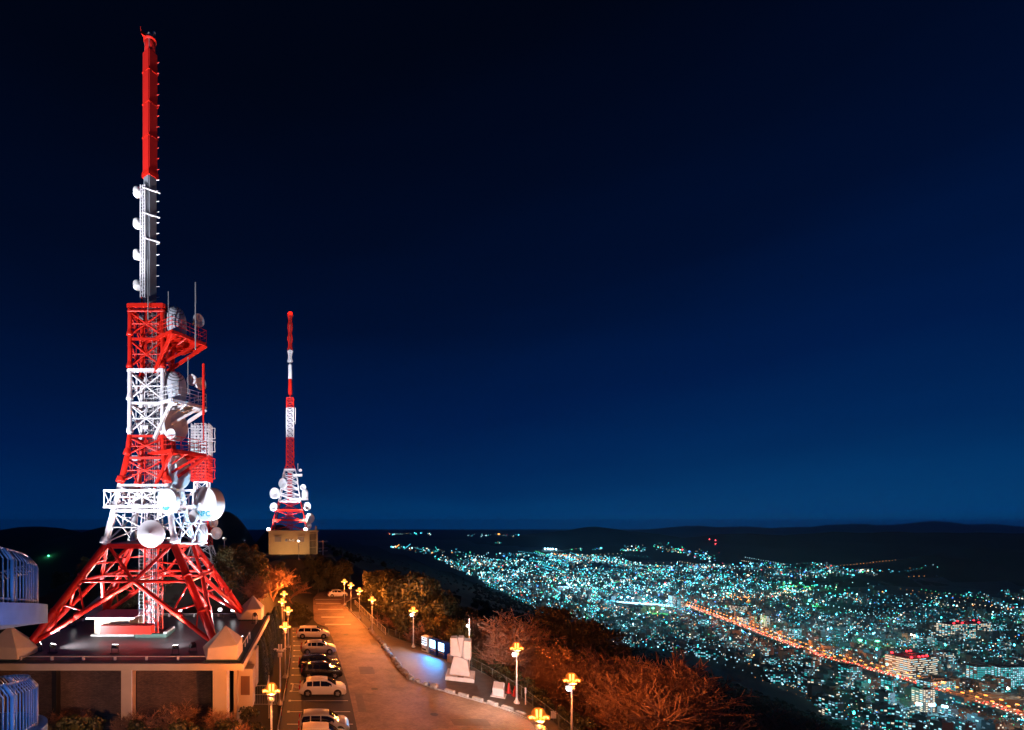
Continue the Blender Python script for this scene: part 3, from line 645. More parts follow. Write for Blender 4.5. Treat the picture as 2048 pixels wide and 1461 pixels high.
# ------------------------------------------------------------------ smaller mast behind
S3 = V((P(404, 1100, 70).x, 70, 0)); g3 = gz(S3.x, S3.y)
t3 = thing('slim_mast', 'slim red and white lattice mast with square loop antennas behind the tall mast', 'mast', (S3.x, S3.y, g3), world=True)
def zof(py, Y=70): return CAMZ-(py-CY)/F*Y
def w3(z): return interp(z, [(zof(1140), 2.3), (zof(1092), 1.25), (zof(1010), .95), (zof(850), .85)])
def lattice(root, O, wf, z0, z1, n, m_, rl, rb, name='leg', split=True):
    for k in range(n):
        a, b = z0+(z1-z0)*k/n, z0+(z1-z0)*(k+1)/n; wa, wb = wf(a), wf(b)
        ca = [O+V((s*wa, u*wa, a)) for s, u in COR]; cb = [O+V((s*wb, u*wb, b)) for s, u in COR]
        mm = MB()
        for i in range(4):
            j = (i+1) % 4
            if split: bar(name, ca[i], cb[i], rl, m_, root)
            else: mm.tube(ca[i], cb[i], rl, n=6)
            mm.tube(ca[i], cb[j], rb, n=5); mm.tube(ca[j], cb[i], rb, n=5); mm.tube(cb[i], cb[j], rb, n=5)
        tag(mm.build('lattice_bracing', m_, root), kind='stuff')
lattice(t3, S3, w3, g3-.3, zof(1092), 2, WHT, .11, .06); lattice(t3, S3, w3, zof(1092), zof(1015), 3, RED, .1, .05); lattice(t3, S3, w3, zof(1015), zof(965), 2, WHT, .1, .05)
for (ya, yb, m_) in ((965, 912, RED), (912, 850, WHT)):
    za, zb = zof(ya), zof(yb)
    lattice(t3, S3, lambda z: .8, za, zb, 3, m_, .09, .05)
    zz = za+.3
    while zz < zb-.2:
        for i in range(4):
            s, u = COR[i], COR[(i+1) % 4]; bar('antenna_rod', S3+V((s[0]*1.25, s[1]*1.25, zz)), S3+V((u[0]*1.25, u[1]*1.25, zz)), .05, m_, t3)
        zz += .42
    for i in range(4):
        for k in range(5):
            s, u = COR[i], COR[(i+1) % 4]; p = lerp(V((*s, 0)), V((*u, 0)), k/5)*1.25; bar('antenna_upright', S3+p+V((0, 0, za)), S3+p+V((0, 0, zb)), .045, m_, t3)
    h = (zb-za)
    for sx in (-1, 1):
        for k in (0, 1):
            a, b = za+h*(.12+.42*k), za+h*(.46+.42*k); x0, x1 = sx*1.25, sx*1.95
            q = [S3+V((x0, -.2, a)), S3+V((x1, -.2, a)), S3+V((x1-.08*sx, -.2, (a+b)/2)), S3+V((x1, -.2, b)), S3+V((x0, -.2, b))]
            MB().path(q, .055, 6).build('loop_antenna', m_, t3)
bar('whip_antenna', S3+V((.1, 0, zof(850))), S3+V((.1, 0, zof(728))), .07, RED, t3)
dish(t3, P(433, 1067, 69), .85, (.55, -.83, 0), .4, .15, .4); dish(t3, P(428, 1045, 70.5), .8, (.85, -.5, 0), .4, .2, .3)
lamp('mast_beam', 'SPOT', (S3.x+4, 66, g3+5), 16*KW, FLW, t3, .2, S3+V((0, 0, 24)), 75)
lamp('mast_beam', 'SPOT', (S3.x-3.5, 65, g3+5), 16*KW, FLW, t3, .2, S3+V((0, 0, 24)), 75)

# ------------------------------------------------------------------ relay station on the knoll with its own mast
YS = 140.; sx0, sx1 = P(535, 0, YS).x, P(635, 0, YS).x; zb_, zr_ = zof(1113, YS), zof(1064, YS)
st = thing('relay_station', 'cream relay station on the wooded knoll with three round vents', 'building', ((sx0+sx1)/2, YS+5, zb_-1), world=True)
SCREAM = mat('station_render', (.55, .42, .25), .8, var=.15, scale=.5)
xm = P(617, 0, YS).x
MB().box(((sx0+xm)/2+.2, YS+6, (zb_+zr_)/2-.6), (xm-sx0-.3, 12, zr_-zb_+1.2)).build('wall', SCREAM, st)
MB().box(((sx0+sx1)/2, YS+6, zr_+.15), (sx1-sx0+.5, 12.6, .4)).build('roof', SCREAM, st)
MB().box(((sx0+sx1)/2, YS+6, zb_-.2), (sx1-sx0+.4, 12.5, .35)).build('plinth', SCREAM, st)
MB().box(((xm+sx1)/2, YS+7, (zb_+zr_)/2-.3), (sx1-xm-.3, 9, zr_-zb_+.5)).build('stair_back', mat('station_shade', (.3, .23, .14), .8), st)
for x in (xm+.15, sx1-.15): bar('stair_column', (x, YS+.2, zb_), (x, YS+.2, zr_), .16, SCREAM, st, 'box', .16)
for k in range(4): z = zb_+.4+k*(zr_-zb_-.6)/3.2; bar('stair_rail', (xm+.2, YS+.15, z), (sx1-.2, YS+.15, z+.25), .08, SCREAM, st, 'box', .06)
for k in range(3): x = lerp(xm, sx1, .3+.2*k); bar('stair_rail', (x, YS+.12, zb_+1.8), (x, YS+.12, zr_-.3), .05, BLACKM, st)
for px in (556, 602):
    x = P(px, 0, YS).x; w_ = MB().box((x, YS-.02, zof(1079, YS)), (1.9, .12, 1.5)).build('window', mat('shutter_grey', (.30, .25, .27), .6), st); MB().box((x, YS-.25, zof(1072.5, YS)), (2.2, .6, .12)).build('hood', SCREAM, w_)
for px in (573, 580, 587):
    x = P(px, 0, YS).x; o = MB().lathe([(.28, 0), (.42, -.12), (.42, -.2), (.28, -.2), (.26, -.05), (0, -.05)], 18, Matrix.Rotation(R(-90), 4, 'X')).build('round_vent', WHT, st, True); o.location = V(o.location)+V((x, YS-.1, zof(1081, YS)))
bar('chimney', (P(632, 0, YS).x, YS+2, zr_), (P(632, 0, YS).x, YS+2, zof(1052, YS)), .3, SCREAM, st, 'box', .3)
for k in range(9): x = lerp(sx0+.5, sx1-1, k/8); bar('roof_rail_post', (x, YS+.3, zr_+.3), (x, YS+.3, zr_+1.2), .04, RED if k < 5 else GALV, st)
bar('roof_rail', (sx0+.5, YS+.3, zr_+1.2), (sx1-1, YS+.3, zr_+1.2), .04, RED, st)

YM = 144.; M0 = V((P(579, 0, YM).x, YM+3, 0)); zt = lambda py: zof(py, YM)
m2 = thing('relay_mast', 'far red and white lattice mast with a glowing red tip above the relay station', 'mast', (M0.x, M0.y, zr_+.3), world=True)
pw = lambda px: px/F*YM
def w2(z): return interp(z, [(zt(1062), pw(36)), (zt(1000), pw(21)), (zt(940), pw(12.5)), (zt(935), pw(8)), (zt(925), pw(7.2)), (zt(790), pw(7.0))])
COL2 = [(1062, 1003, RED, 3), (1003, 938, WHT, 5), (938, 873, RED, 6), (873, 813, WHT, 6), (813, 792, RED, 2)]
for ya, yb, m_, n in COL2: lattice(m2, M0, w2, zt(ya), zt(yb), n, m_, .16 if ya > 1000 else .14, .09, split=True)
for y, m_ in ((1040, RED), (1020, RED), (1003, WHT), (938, WHT)):
    z = zt(y); w_ = w2(z); 
    for i in range(4): s, u = COR[i], COR[(i+1) % 4]; bar('girt', M0+V((s[0]*w_, s[1]*w_, z)), M0+V((u[0]*w_, u[1]*w_, z)), .22, m_, m2)
mm = MB()
for i in range(8): x = -.9+.25*i; mm.tube(M0+V((x, -.6, zt(1062))), M0+V((x*.7, -.6, zt(945))), .06, n=5)
tag(mm.build('feeder_cable', RED, m2), kind='stuff')
bar('neck', M0+V((0, 0, zt(792))), M0+V((0, 0, zt(783))), .28, RED, m2)
bar('antenna_column', M0+V((0, 0, zt(784))), M0+V((0, 0, zt(753))), pw(4.0), RED, m2); bar('antenna_column', M0+V((0, 0, zt(753))), M0+V((0, 0, zt(724))), pw(4.0), WHT, m2)
bar('antenna_core', M0+V((0, 0, zt(724))), M0+V((0, 0, zt(622))), .3, GALV, m2)
for k, (y0, y1, m_) in enumerate(((717, 696, WHT), (692, 671, RED), (668, 647, RED), (643, 622, RED))):
    z0, z1 = zt(y0), zt(y1); mm = MB(); n = 7
    for i in range(n):            # waisted cage of dipoles
        z = lerp(z0, z1, i/(n-1)); w_ = pw(5.6)*(1-.42*math.sin(math.pi*i/(n-1)))
        for a in range(8): t = a*math.pi/4; p = M0+V((w_*math.cos(t), w_*math.sin(t), z)); mm.tube(p, M0+V((w_*math.cos(t+.785), w_*math.sin(t+.785), z)), .09, n=4); mm.tube(p, M0+V((0, 0, z)), .06, n=4)
    for a in range(8):
        t = a*math.pi/4
        for i in range(n-1):
            w_ = pw(5.6)*(1-.42*math.sin(math.pi*i/(n-1))); wn = pw(5.6)*(1-.42*math.sin(math.pi*(i+1)/(n-1)))
            mm.tube(M0+V((w_*math.cos(t), w_*math.sin(t), lerp(z0, z1, i/(n-1)))), M0+V((wn*math.cos(t), wn*math.sin(t), lerp(z0, z1, (i+1)/(n-1)))), .1, n=4)
    mm.build('dipole_cage', m_, m2)
o = MB().lathe([(0, .5), (.5, .4), (.75, .05), (.7, -.3), (0, -.4)], 14).build('beacon', emit('beacon_red', (1, .012, .004), 4.), m2, True); o.location = V(o.location)+M0+V((0, 0, zt(619)))
bar('whip_antenna', M0+V((pw(11), -.5, zt(845))), M0+V((pw(11), -.5, zt(812))), .1, WHT, m2); bar('bracket', M0+V((pw(6), -.5, zt(840))), M0+V((pw(11), -.5, zt(840))), .1, WHT, m2)
bar('whip_antenna', M0+V((pw(16), -.5, zt(945))), M0+V((pw(16), -.5, zt(925))), .06, WHT, m2)
for px, py, r, n in ((549, 987, 11, (-.45, -.9, 0)), (547, 1014, 8.5, (-.5, -.85, .1)), (565, 967, 10, (-.6, -.8, 0)), (601, 941, 3, (.3, -.9, 0)), (615, 1013, 8.5, (.6, -.8, 0)), (620, 1037, 10, (.5, -.85, 0)), (616, 1052, 7.5, (.4, -.9, 0)), (606, 975, 6, (.2, -1, 0))):
    dish(m2, P(px, py, YM-1), r/F*YM, n, .5, .6, .5)
MB().box(P(596, 951, YM+2), (2.6, 3, .5)).build('deck', WHT, m2); MB().box(P(598, 999, YM+2), (5.6, 4.5, .6)).build('deck', WHT, m2)
o = MB().lathe([(.95, -1.2), (1.0, .6), (.8, 1.3), (.4, 1.7), (0, 1.8)], 18).build('horn_antenna', WHT, m2, True); o.location = V(o.location)+P(610, 990, YM)
for px, e_ in ((537, 15), (611, 17)):
    p = P(px, 1059, YS+1); f_ = MB().box(p, (.8, .5, .7)).build('roof_floodlight', WLED, m2); lamp('mast_beam', 'SPOT', p+V((0, -.6, .6)), e_*KW, FLW, m2, .2, M0+V((0, 0, 30)), 75)
lamp('mast_beam', 'SPOT', (M0.x-9, 116, 12), 520*KW, FLW, m2, .3, M0+V((0, 0, 66)), 30); lamp('mast_beam', 'SPOT', (M0.x+4, 116, 12), 110*KW, FLW, m2, .3, M0+V((0, 0, 38)), 48)  # beams added in front of the knoll to light the far mast
lamp('wall_washer', 'SPOT', ((sx0+sx1)/2-3, YS-7, zb_+.6), 6.5*KW, (1., .50, .19), st, .3, ((sx0+sx1)/2-2, YS, zb_+3), 120)
lamp('wall_washer', 'SPOT', ((sx0+sx1)/2+4, YS-7, zb_+.6), 4*KW, (1., .55, .22), st, .3, ((sx0+sx1)/2+4, YS, zb_+3), 120)
for root_, p_ in ((m2, (M0.x-9, 116, 12)), (m2, (M0.x+4, 116, 12)), (t3, (S3.x+4, 66, g3+5)), (t3, (S3.x-3.5, 65, g3+5)), (st, ((sx0+sx1)/2-3, YS-7, zb_+.6)), (st, ((sx0+sx1)/2+4, YS-7, zb_+.6))):
    p_ = V(p_); g_ = gz(p_.x, p_.y); bar('floodlight_post', V((p_.x, p_.y+.25, g_-.3)), V((p_.x, p_.y+.25, p_.z)), .06, GALV, root_); MB().box(p_+V((0, .25, -.1)), (.45, .2, .35)).build('floodlight_housing', BLACKM, root_)  # posts and housings added to carry the beams and washers above
# utility pole beside the station
up = thing('utility_pole', 'thin utility pole with crossarms beside the relay station', 'utility pole', (P(646, 0, 135).x, 135, 5), world=True)
ux = P(646, 0, 135).x
bar('pole', (ux, 135, 5), (ux, 135, zof(1081, 135)), .14, CONC, up)
for y in (1084, 1097, 1103): bar('crossarm', (ux-1.2, 135, zof(y, 135)), (ux+1.4, 135, zof(y, 135)+.15), .06, CONC, up)

# ------------------------------------------------------------------ helical ramp of the observatory
RC = V((-14.2, 14.4, 0)); RR = 5.25; PITCH = 4.1
TH0 = math.atan2(.495, .869)                       # bearing of the outermost point seen from the camera
def rz_(th, turn): return 13.58-(th-TH0)*.97-turn*PITCH
ob = thing('observatory_ramp', 'round observatory building with a blue lit helical ramp and barred railings', 'building', (RC.x, RC.y, 0), world=True)
cyl = MB().lathe([(RR-1.5, -1), (RR-1.5, 14.6)], 48, c=RC).build('drum_wall', mat('drum_wall_paint', (.34, .33, .30), .8), ob, True)
UB2 = MB(); b0 = V((RR-.3, 0, 0))
UB2.path([b0+V((0, 0, -.25)), b0+V((0, 0, 1.3)), b0+V((-.26, 0, 1.63))], .021, 6); balu = UB2.mesh('baluster', RAILP, True)
UB3 = MB(); UB3.path([b0+V((0, 0, -.25)), b0+V((0, 0, 1.3)), b0+V((-.26, 0, 1.63))], .06, 6); rpost = UB3.mesh('ramp_post', RAILP, True)
T0, T1 = TH0-2.15, TH0+2.15
for turn in range(0, 2):
    N = 60; a = MB(); ring = []
    for k in range(N+1):
        th = lerp(T0, T1, k/N); z = rz_(th, turn); e = V((math.cos(th), math.sin(th), 0))
        ring.append([RC+e*RR+V((0, 0, z)), RC+e*(RR-.12)+V((0, 0, z+.0)), RC+e*(RR-1.6)+V((0, 0, z-.3)), RC+e*(RR-1.6)+V((0, 0, z-.6)), RC+e*RR+V((0, 0, z-.64))])
    vs = [p for r in ring for p in r]
    a.add(vs, [(k*5+i, (k+1)*5+i, (k+1)*5+(i+1) % 5, k*5+(i+1) % 5) for k in range(N) for i in range(5)]); a.build('ramp_slab', BLUELIT, ob)
    for rad, dz, r_ in ((RR-.56, 1.63, .04), (RR-.3, .12, .032)):
        m_ = MB(); pts = [RC+V((math.cos(th), math.sin(th), 0))*rad+V((0, 0, rz_(th, turn)+dz)) for th in np.linspace(T0, T1, 70)]
        m_.path(pts, r_, 8); m_.build('handrail', RAILP, ob, True)
    th = T0; i = 0
    while th < T1:
        o = link('ramp_post' if i % 9 == 4 else 'baluster', rpost if i % 9 == 4 else balu, ob); o.location = RC+V((0, 0, rz_(th, turn)))-ORG[ob]; o.rotation_euler = (0, 0, th); th += .215/RR; i += 1
lamp('blue_floodlight', 'SPOT', (-4.6, 5.2, 14.6), 2400, (.07, .32, 1.0), ob, .3, (-9.5, 13, 13.8), 60)
lamp('blue_floodlight', 'SPOT', (-4.6, 5.2, 10.2), 1800, (.07, .32, 1.0), ob, .3, (-9.5, 13, 9.8), 60)
for p_ in ((-4.6, 5.0, 14.55), (-4.6, 5.0, 10.15)): MB().box(p_, (.3, .2, .25)).build('blue_floodlight_housing', BLACKM, ob)
bar('floodlight_bracket', (-4.6, 4.9, -.2), (-4.6, 4.9, 14.6), .06, GALV, ob)
fp = thing('floodlight_post', 'floodlight post added out of view west of the observatory to light the mast', 'floodlight post', (-31, 19, gz(-31, 19)), world=True)  # unseen post added to light the tall mast from the west
bar('pole', (-31, 19, gz(-31, 19)-.3), (-31, 19, 12.2), .12, GALV, fp); bar('crossarm', (-31.6, 19, 12.1), (-30.4, 19, 12.1), .06, GALV, fp)
for loc_, e_, zt_, cn_ in (((-30.6, 19.2, 12.4), 90*KW, 33, 58), ((-31.4, 19.2, 12.4), 190*KW, 55, 26)):
    d_ = (V((TC.x, TC.y, zt_))-V(loc_)).normalized(); MB().box(loc_, (.5, .4, .35), d_.to_track_quat('Z', 'Y').to_matrix().to_4x4()).build('added_floodlight_head', BLACKM, fp)
    lamp('mast_beam', 'SPOT', V(loc_)+d_*.4, e_, FLW, fp, .15, (TC.x, TC.y, zt_), cn_, .25)
# ------------------------------------------------------------------ street lamps
def street_lamp(label, x, y, h=5.3, lit=True, energy=2600., flood=0, rz=0., box=True, far=False, z=0., col=SODIUMC):
    t = thing('street_lamp', label, 'street lamp', (x, y, z), rz, group='street lamps along the car park road')
    MB().tube((0, 0, -.3), (0, 0, h-.55), .085, .055, 10).build('pole', POLE, t, True)
    MB().lathe([(.26, 0), (.26, .1), (.14, .28), (.09, .5)], 14).build('base', POLE, t, True)
    if box: MB().lathe([(.06, 0), (.2, .02), (.2, .34), (.06, .38)], 12).build('ballast_case', POLE, t, True).location = (0, 0, h-1.0)
    MB().lathe([(.06, -.15), (.34, 0), (.36, .05), (.05, .08)], 16).build('lamp_plate', GALV, t, True).location = (0, 0, h-.5)
    tm = SODIUM if lit else LAMPW
    for k in range(4):
        a = k*math.pi/2
        if k % 2 == 0: m = MB().path([V((.10*math.cos(a), 0, h-.42)), V((.17*math.cos(a), 0, h-.36)), V((.42*math.cos(a), 0, h-.28)), V((.56*math.cos(a), 0, h-.34))], .06, 8)
        else: m = MB().path([V((.11*math.sin(a), .02*math.sin(a), h-.42)), V((.12*math.sin(a), 0, h+.14))], .06, 8)
        m.build('lamp_tube', tm, t, True)
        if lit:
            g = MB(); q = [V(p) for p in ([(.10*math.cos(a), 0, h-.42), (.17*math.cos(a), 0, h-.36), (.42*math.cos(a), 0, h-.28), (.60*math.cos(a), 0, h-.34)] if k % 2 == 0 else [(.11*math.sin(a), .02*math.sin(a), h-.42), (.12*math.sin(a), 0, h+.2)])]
            g.path(q, .135, 8).build('bloom_sleeve', BLOOM, t, True)
    if lit: MB().lathe([(0, -.38), (.24, -.33), (.39, -.14), (.41, .05), (.30, .26), (.14, .36), (0, .38)], 20).build('lamp_glow', HALO, t, True).location = (0, 0, h-.12)  # halo shell added round the lamp tubes
    if lit: lamp('lamp_light', 'POINT', (0, 0, h+.28), energy, col, t, .18); lamp('lamp_light', 'POINT', (0, -.42, h-.3), energy*.35, col, t, .12)
    if flood:
        MB().box((-.28, -.12, h-.85), (.26, .2, .26)).build('side_floodlight', WLED if flood == 1 else LAMPW, t)
        bar('side_bracket', V((0, 0, h-.85)), V((-.2, -.1, h-.85)), .03, POLE, t)
        if flood == 1: lamp('side_light', 'SPOT', (-.5, -.2, h-.85), 900, (1., .86, .7), t, .1, (-6, -4, 0), 110)
    return t
street_lamp('farthest lit lamp of the row climbing the upper road', 4.85, 95.3, 5.0, energy=5000)
street_lamp('second farthest lit lamp of the row climbing the upper road', 5.75, 89.2, 5.1, flood=2, energy=4000)
street_lamp('lit lamp between the painted road bands and the handrail fence', 6.75, 82.2, 5.1, flood=2)
street_lamp('lit lamp where the row of kerb stones begins', 7.85, 72.4, 5.1)
street_lamp('lit lamp standing next to the vending machines', 12.35, 63.5, 5.1, flood=1)
street_lamp('lit lamp by the small inscribed stone block and red cones', 17.95, 43.8, 5.3, flood=1)
street_lamp('tall lit lamp among the bare trees with a white sidelight', 18.3, 34.9, 5.3, flood=1, energy=1900)
lx = street_lamp('lit lamp at the bottom edge seen from above its grey case', 12.9, 28.3, 5.3)
MB().box((.25, .15, 4.3), (.26, .22, .3)).build('side_floodlight', LAMPW, lx); lamp('side_light', 'SPOT', (.3, .4, 4.3), 15000, (1., .86, .82), lx, .12, (2., 22.5, 2.4), 40)  # sidelight added here, made up to whiten the sculpture
street_lamp('lit lamp in front of the mast building corner', -3.3, 32.6, 5.35)
street_lamp('unlit street lamp between two lit ones at the car park edge', -3.62, 43.5, 5.3, lit=False)
street_lamp('lit lamp beside the parked white people carrier', -3.7, 51.0, 5.7, energy=1500)
street_lamp('lit lamp at the far corner of the cypress hedge', -4.2, 63.2, 5.2, energy=1500)
street_lamp('nearer of two lit lamps under the reddish trees', -5.5, 70.0, 5.2, energy=3000)
street_lamp('farther of two lit lamps under the reddish trees', -5.8, 77.5, 5.2, energy=3000)
street_lamp('lone small lit lamp half hidden in trees down the slope', P(795, 1163, 100).x, 100., 4, z=zof(1163, 100)-4, energy=500)
street_lamp('whitish path lamp in front of the mast building wall below the picture', -13.5, 25.5, 4.6, energy=2000, col=(1., .48, .22))
street_lamp('unseen whitish lamp added on the near verge to light the lower road', 6.5, 23.5, 5.0, energy=2400, col=(1., .58, .36))  # lamp added below the view to give the near road beige light
street_lamp('lamp buried in the bare trees past the sculpture, reddening their branches', 26.0, 57.5, 4.6, z=gz(26, 57.5), energy=7000, col=(1., .26, .04))
wl = thing('white_lamp_post', 'white lit lamp on a post behind the stone sculpture', 'lamp post', (17.0, 54.6, 0))
MB().tube((0, 0, -.2), (0, 0, 5.6), .07, n=8).build('pole', POLE, wl); MB().lathe([(0, -.16), (.15, -.08), (.15, .08), (0, .16)], 12).build('lamp_glow', WLED, wl, True).location = (-.22, -.1, 4.75)
bar('bracket', V((0, 0, 4.75)), V((-.2, -.08, 4.75)), .03, POLE, wl); lamp('lamp_light', 'POINT', (-.45, -.35, 4.75), 220, (1., .97, .9), wl, .12)

# ------------------------------------------------------------------ vending machines
va = V((13.0, 61.9, 0)); vb = V((15.25, 57.3, 0)); vd = (vb-va).normalized(); vrot = math.atan2(vd.y, vd.x)
VB = mat('vending_blue', (.01, .05, .38), .35); VW = mat('vending_white', (.72, .7, .7), .4); VG = mat('vending_grey', (.12, .12, .13), .4)
LITB = emit('display_blue_white', (.34, .66, 1.0), 8., True); LITW = emit('display_white', (.75, .9, 1.0), 3.2, True)
for k, (lab, body, lit) in enumerate((('white drinks vending machine with rows of lit samples', VW, LITW), ('blue vending machine in the middle with a glowing display', VB, LITB), ('blue vending machine next to the litter bin with a glowing display', VB, LITB))):
    c = va+vd*(.75+k*1.62); t = thing('vending_machine', lab, 'vending machine', (c.x, c.y, -.01), vrot, group='vending machines on the plaza')
    MB().box((0, .38, .98), (1.2, .74, 1.9)).build('cabinet', body, t); MB().box((0, .38, .03), (1.1, .7, .06)).build('plinth', VG, t)
    MB().box((0, -.02, 1.36), (1.03, .05, .98)).build('display', lit, t)
    fr = MB()
    for x in (-.56, .56): fr.box((x, -.03, 1.36), (.09, .06, 1.06))
    for z in (.84, 1.88): fr.box((0, -.03, z), (1.2, .06, .07))
    fr.build('display_frame', body, t)
    if k == 0:
        for z in (1.05, 1.34, 1.63):
            for i in range(7): MB().tube((-.43+i*.143, -.06, z), (-.43+i*.143, -.06, z+.17), .042, n=8).build('drink_sample', random.choice([RED, GREEN, BLUT, VG, WHT]), t)
            MB().box((0, -.055, z-.03), (1.0, .03, .05)).build('shelf_strip', VG, t)
    MB().box((-.05, -.02, .66), (.75, .06, .12)).build('button_strip', WHT, t); MB().box((.42, -.02, .62), (.16, .06, .3)).build('coin_panel', GALV, t)
    MB().box((-.08, -.015, .30), (.7, .06, .2)).build('dispenser_flap', BLACKM, t); MB().box((0, .35, 1.96), (.9, .5, .06)).build('top_cap', body, t)
    if k: lamp('display_light', 'SPOT', (0, -.35, 1.4), 1500, (.02, .36, 1.0), t, .3, (0, -3.2, 0), 120)
bn = thing('litter_bin', 'round grey litter bin beside the last vending machine', 'bin', (15.35, 56.6, 0))
MB().lathe([(.0, 0), (.3, 0), (.33, .08), (.34, .85), (.3, .95), (.2, 1.0), (0, 1.02)], 20).build('bin_body', mat('bin_pink_grey', (.42, .34, .36), .5), bn, True); MB().lathe([(.35, .78), (.36, .8), (.36, .86), (.35, .88)], 20).build('rim', GALV, bn, True)

# ------------------------------------------------------------------ stone sculpture
sg = thing('stone_sculpture', 'pale stone sculpture of a robed torso on a square plinth', 'sculpture', (14.95, 51.1, 0), R(-20))
MB().box((0, 0, .14), (2.9, 2.9, .52), taper=.985).build('plinth', STONE, sg)
hull([V(p) for p in ((-1.1, -.75, .38), (1.05, -.85, .38), (.95, .75, .38), (-1.0, .7, .38), (-1.02, -.8, .9), (1.0, -.9, .8), (.9, .7, .9), (-.9, .65, .9), (-.62, -.55, 2.5), (.66, -.6, 2.5), (.6, .5, 2.5), (-.6, .5, 2.5))], STONE, 'robe', sg, .05)
hull([V(p) for p in ((-.98, -.72, 2.42), (.12, -.78, 2.3), (.1, .5, 2.3), (-.95, .5, 2.42), (-1.0, -.72, 4.25), (-.3, -.75, 4.28), (-.32, .5, 4.28), (-1.0, .5, 4.22))], STONE, 'shoulder_block', sg, .04)
hull([V(p) for p in ((.0, -.7, 2.35), (.5, -.72, 2.35), (.45, .5, 2.4), (.0, .5, 2.35), (-.2, -.66, 4.36), (.38, -.7, 4.38), (.36, .5, 4.36), (-.2, .5, 4.34))], STONE, 'middle_block', sg, .04)
hull([V(p) for p in ((.3, -.98, 2.3), (1.1, -1.0, 2.15), (1.12, .55, 2.2), (.3, .5, 2.3), (.36, -.96, 4.15), (1.08, -.98, 4.1), (1.1, .5, 4.12), (.36, .5, 4.15))], STONE, 'shoulder_block', sg, .05)
MB().box((.1, -1.2, .42), (.6, .3, .03)).build('name_plate', mat('bronze', (.1, .06, .03), .4, .7), sg)
mb = thing('monument_block', 'small stone block with a slanted inscribed top beside the lamp', 'monument', (17.0, 45.7, 0), R(-28))
hull([V(p) for p in ((-.5, -.4, -.03), (.5, -.4, -.03), (.5, .4, -.03), (-.5, .4, -.03), (-.5, -.4, .75), (.5, -.4, .75), (.5, .4, 1.2), (-.5, .4, 1.2))], STONE, 'block', mb, .03)
hull([V((x*.84, -.385+.785*y, .775+.44*y)) for x in (-.5, .5) for y in (.08, .92)]+[V((x*.84, -.385+.785*y, .74+.44*y)) for x in (-.5, .5) for y in (.08, .92)], mat('inscription_plate', (.5, .45, .42), .5), 'inscription_plate', mb)
MB().box((0, -.05, 0), (1.3, 1.15, .14)).build('footing', STONE, mb)
CONE = mat('cone_red', (.5, .015, .01), .5)
for k, (x, y) in enumerate(((18.25, 46.4), (18.5, 45.6))):
    t = thing('road_cone', ['red road cone close behind the small stone block', 'red road cone against the mesh fence near the lamp'][k], 'cone', (x, y, 0), group='red cones by the fence')
    MB().lathe([(.19, .05), (.05, .95), (.0, .97)], 14).build('cone', CONE, t, True); MB().box((0, 0, .03), (.46, .46, .06)).build('cone_base', CONE, t)
for k, (px, py, Y) in enumerate(((1107, 1430, 39.5), (1051, 1396, 43.5))):
    p = P(px, py, Y); t = thing('fence_sign', ['small white notice on the mesh fence past the tall lamp', 'narrow white marker post at the fence beside the lamp'][k], 'sign', (p.x, p.y, p.z if k == 0 else 0))
    if k == 0: MB().box((0, 0, 0), (.42, .03, .6)).build('plate', WHT, t); bar('post', V((0, .03, -p.z-.1)), V((0, .03, .3)), .03, GF, t)
    else: MB().tube((0, 0, -.1), (0, 0, 1.0), .06, n=8).build('post', POLE, t); MB().tube((0, 0, 1.0), (0, 0, 1.5), .08, n=8).build('marker_sleeve', WHT, t)
# banner and rails at the car park edge
t = thing('banner_pole', 'folded pale banner on a pole behind the corner lamp', 'banner', (-4.3, 40.4, 0))
bar('pole', V((0, 0, 0)), V((0, 0, 3.6)), .03, POLE, t); MB().add([(0, -.02, 2.2), (.02, .02, 3.65), (-.12, 0, 3.0), (-.14, 0, 1.6), (-.02, .03, 1.4)], [(0, 1, 2, 3, 4)]).build('banner', WHT, t)
t = thing('bar_railing', 'grey bar railing of the footbridge between the mast building and the car park', 'railing', (-5.2, 42.6, 0), world=True)
for z in (2.0, 1.2, .35): bar('rail', (-6.3, 42.6, z), (-3.9, 42.6, z), .03, GALV, t)
for k in range(17): x = lerp(-6.3, -3.9, k/16); bar('baluster', (x, 42.6, .3), (x, 42.6, 2.0), .014, GALV, t)
t = thing('chain_rail', 'low pipe rail with red and white posts along the car park edge', 'railing', (-3.4, 45, 0), world=True)
pr = [(-3.25, 34), (-3.3, 41), (-3.35, 48), (-3.5, 55), (-3.8, 62)]
for a, b in zip(pr[:-1], pr[1:]):
    bar('pipe', (*a, .55), (*b, .55), .03, POLE, t)
    for k in (0, .5): x, y = lerp(a[0], b[0], k), lerp(a[1], b[1], k); bar('post', (x, y, -.1), (x, y, .6), .045, WHT if k else CONE, t)

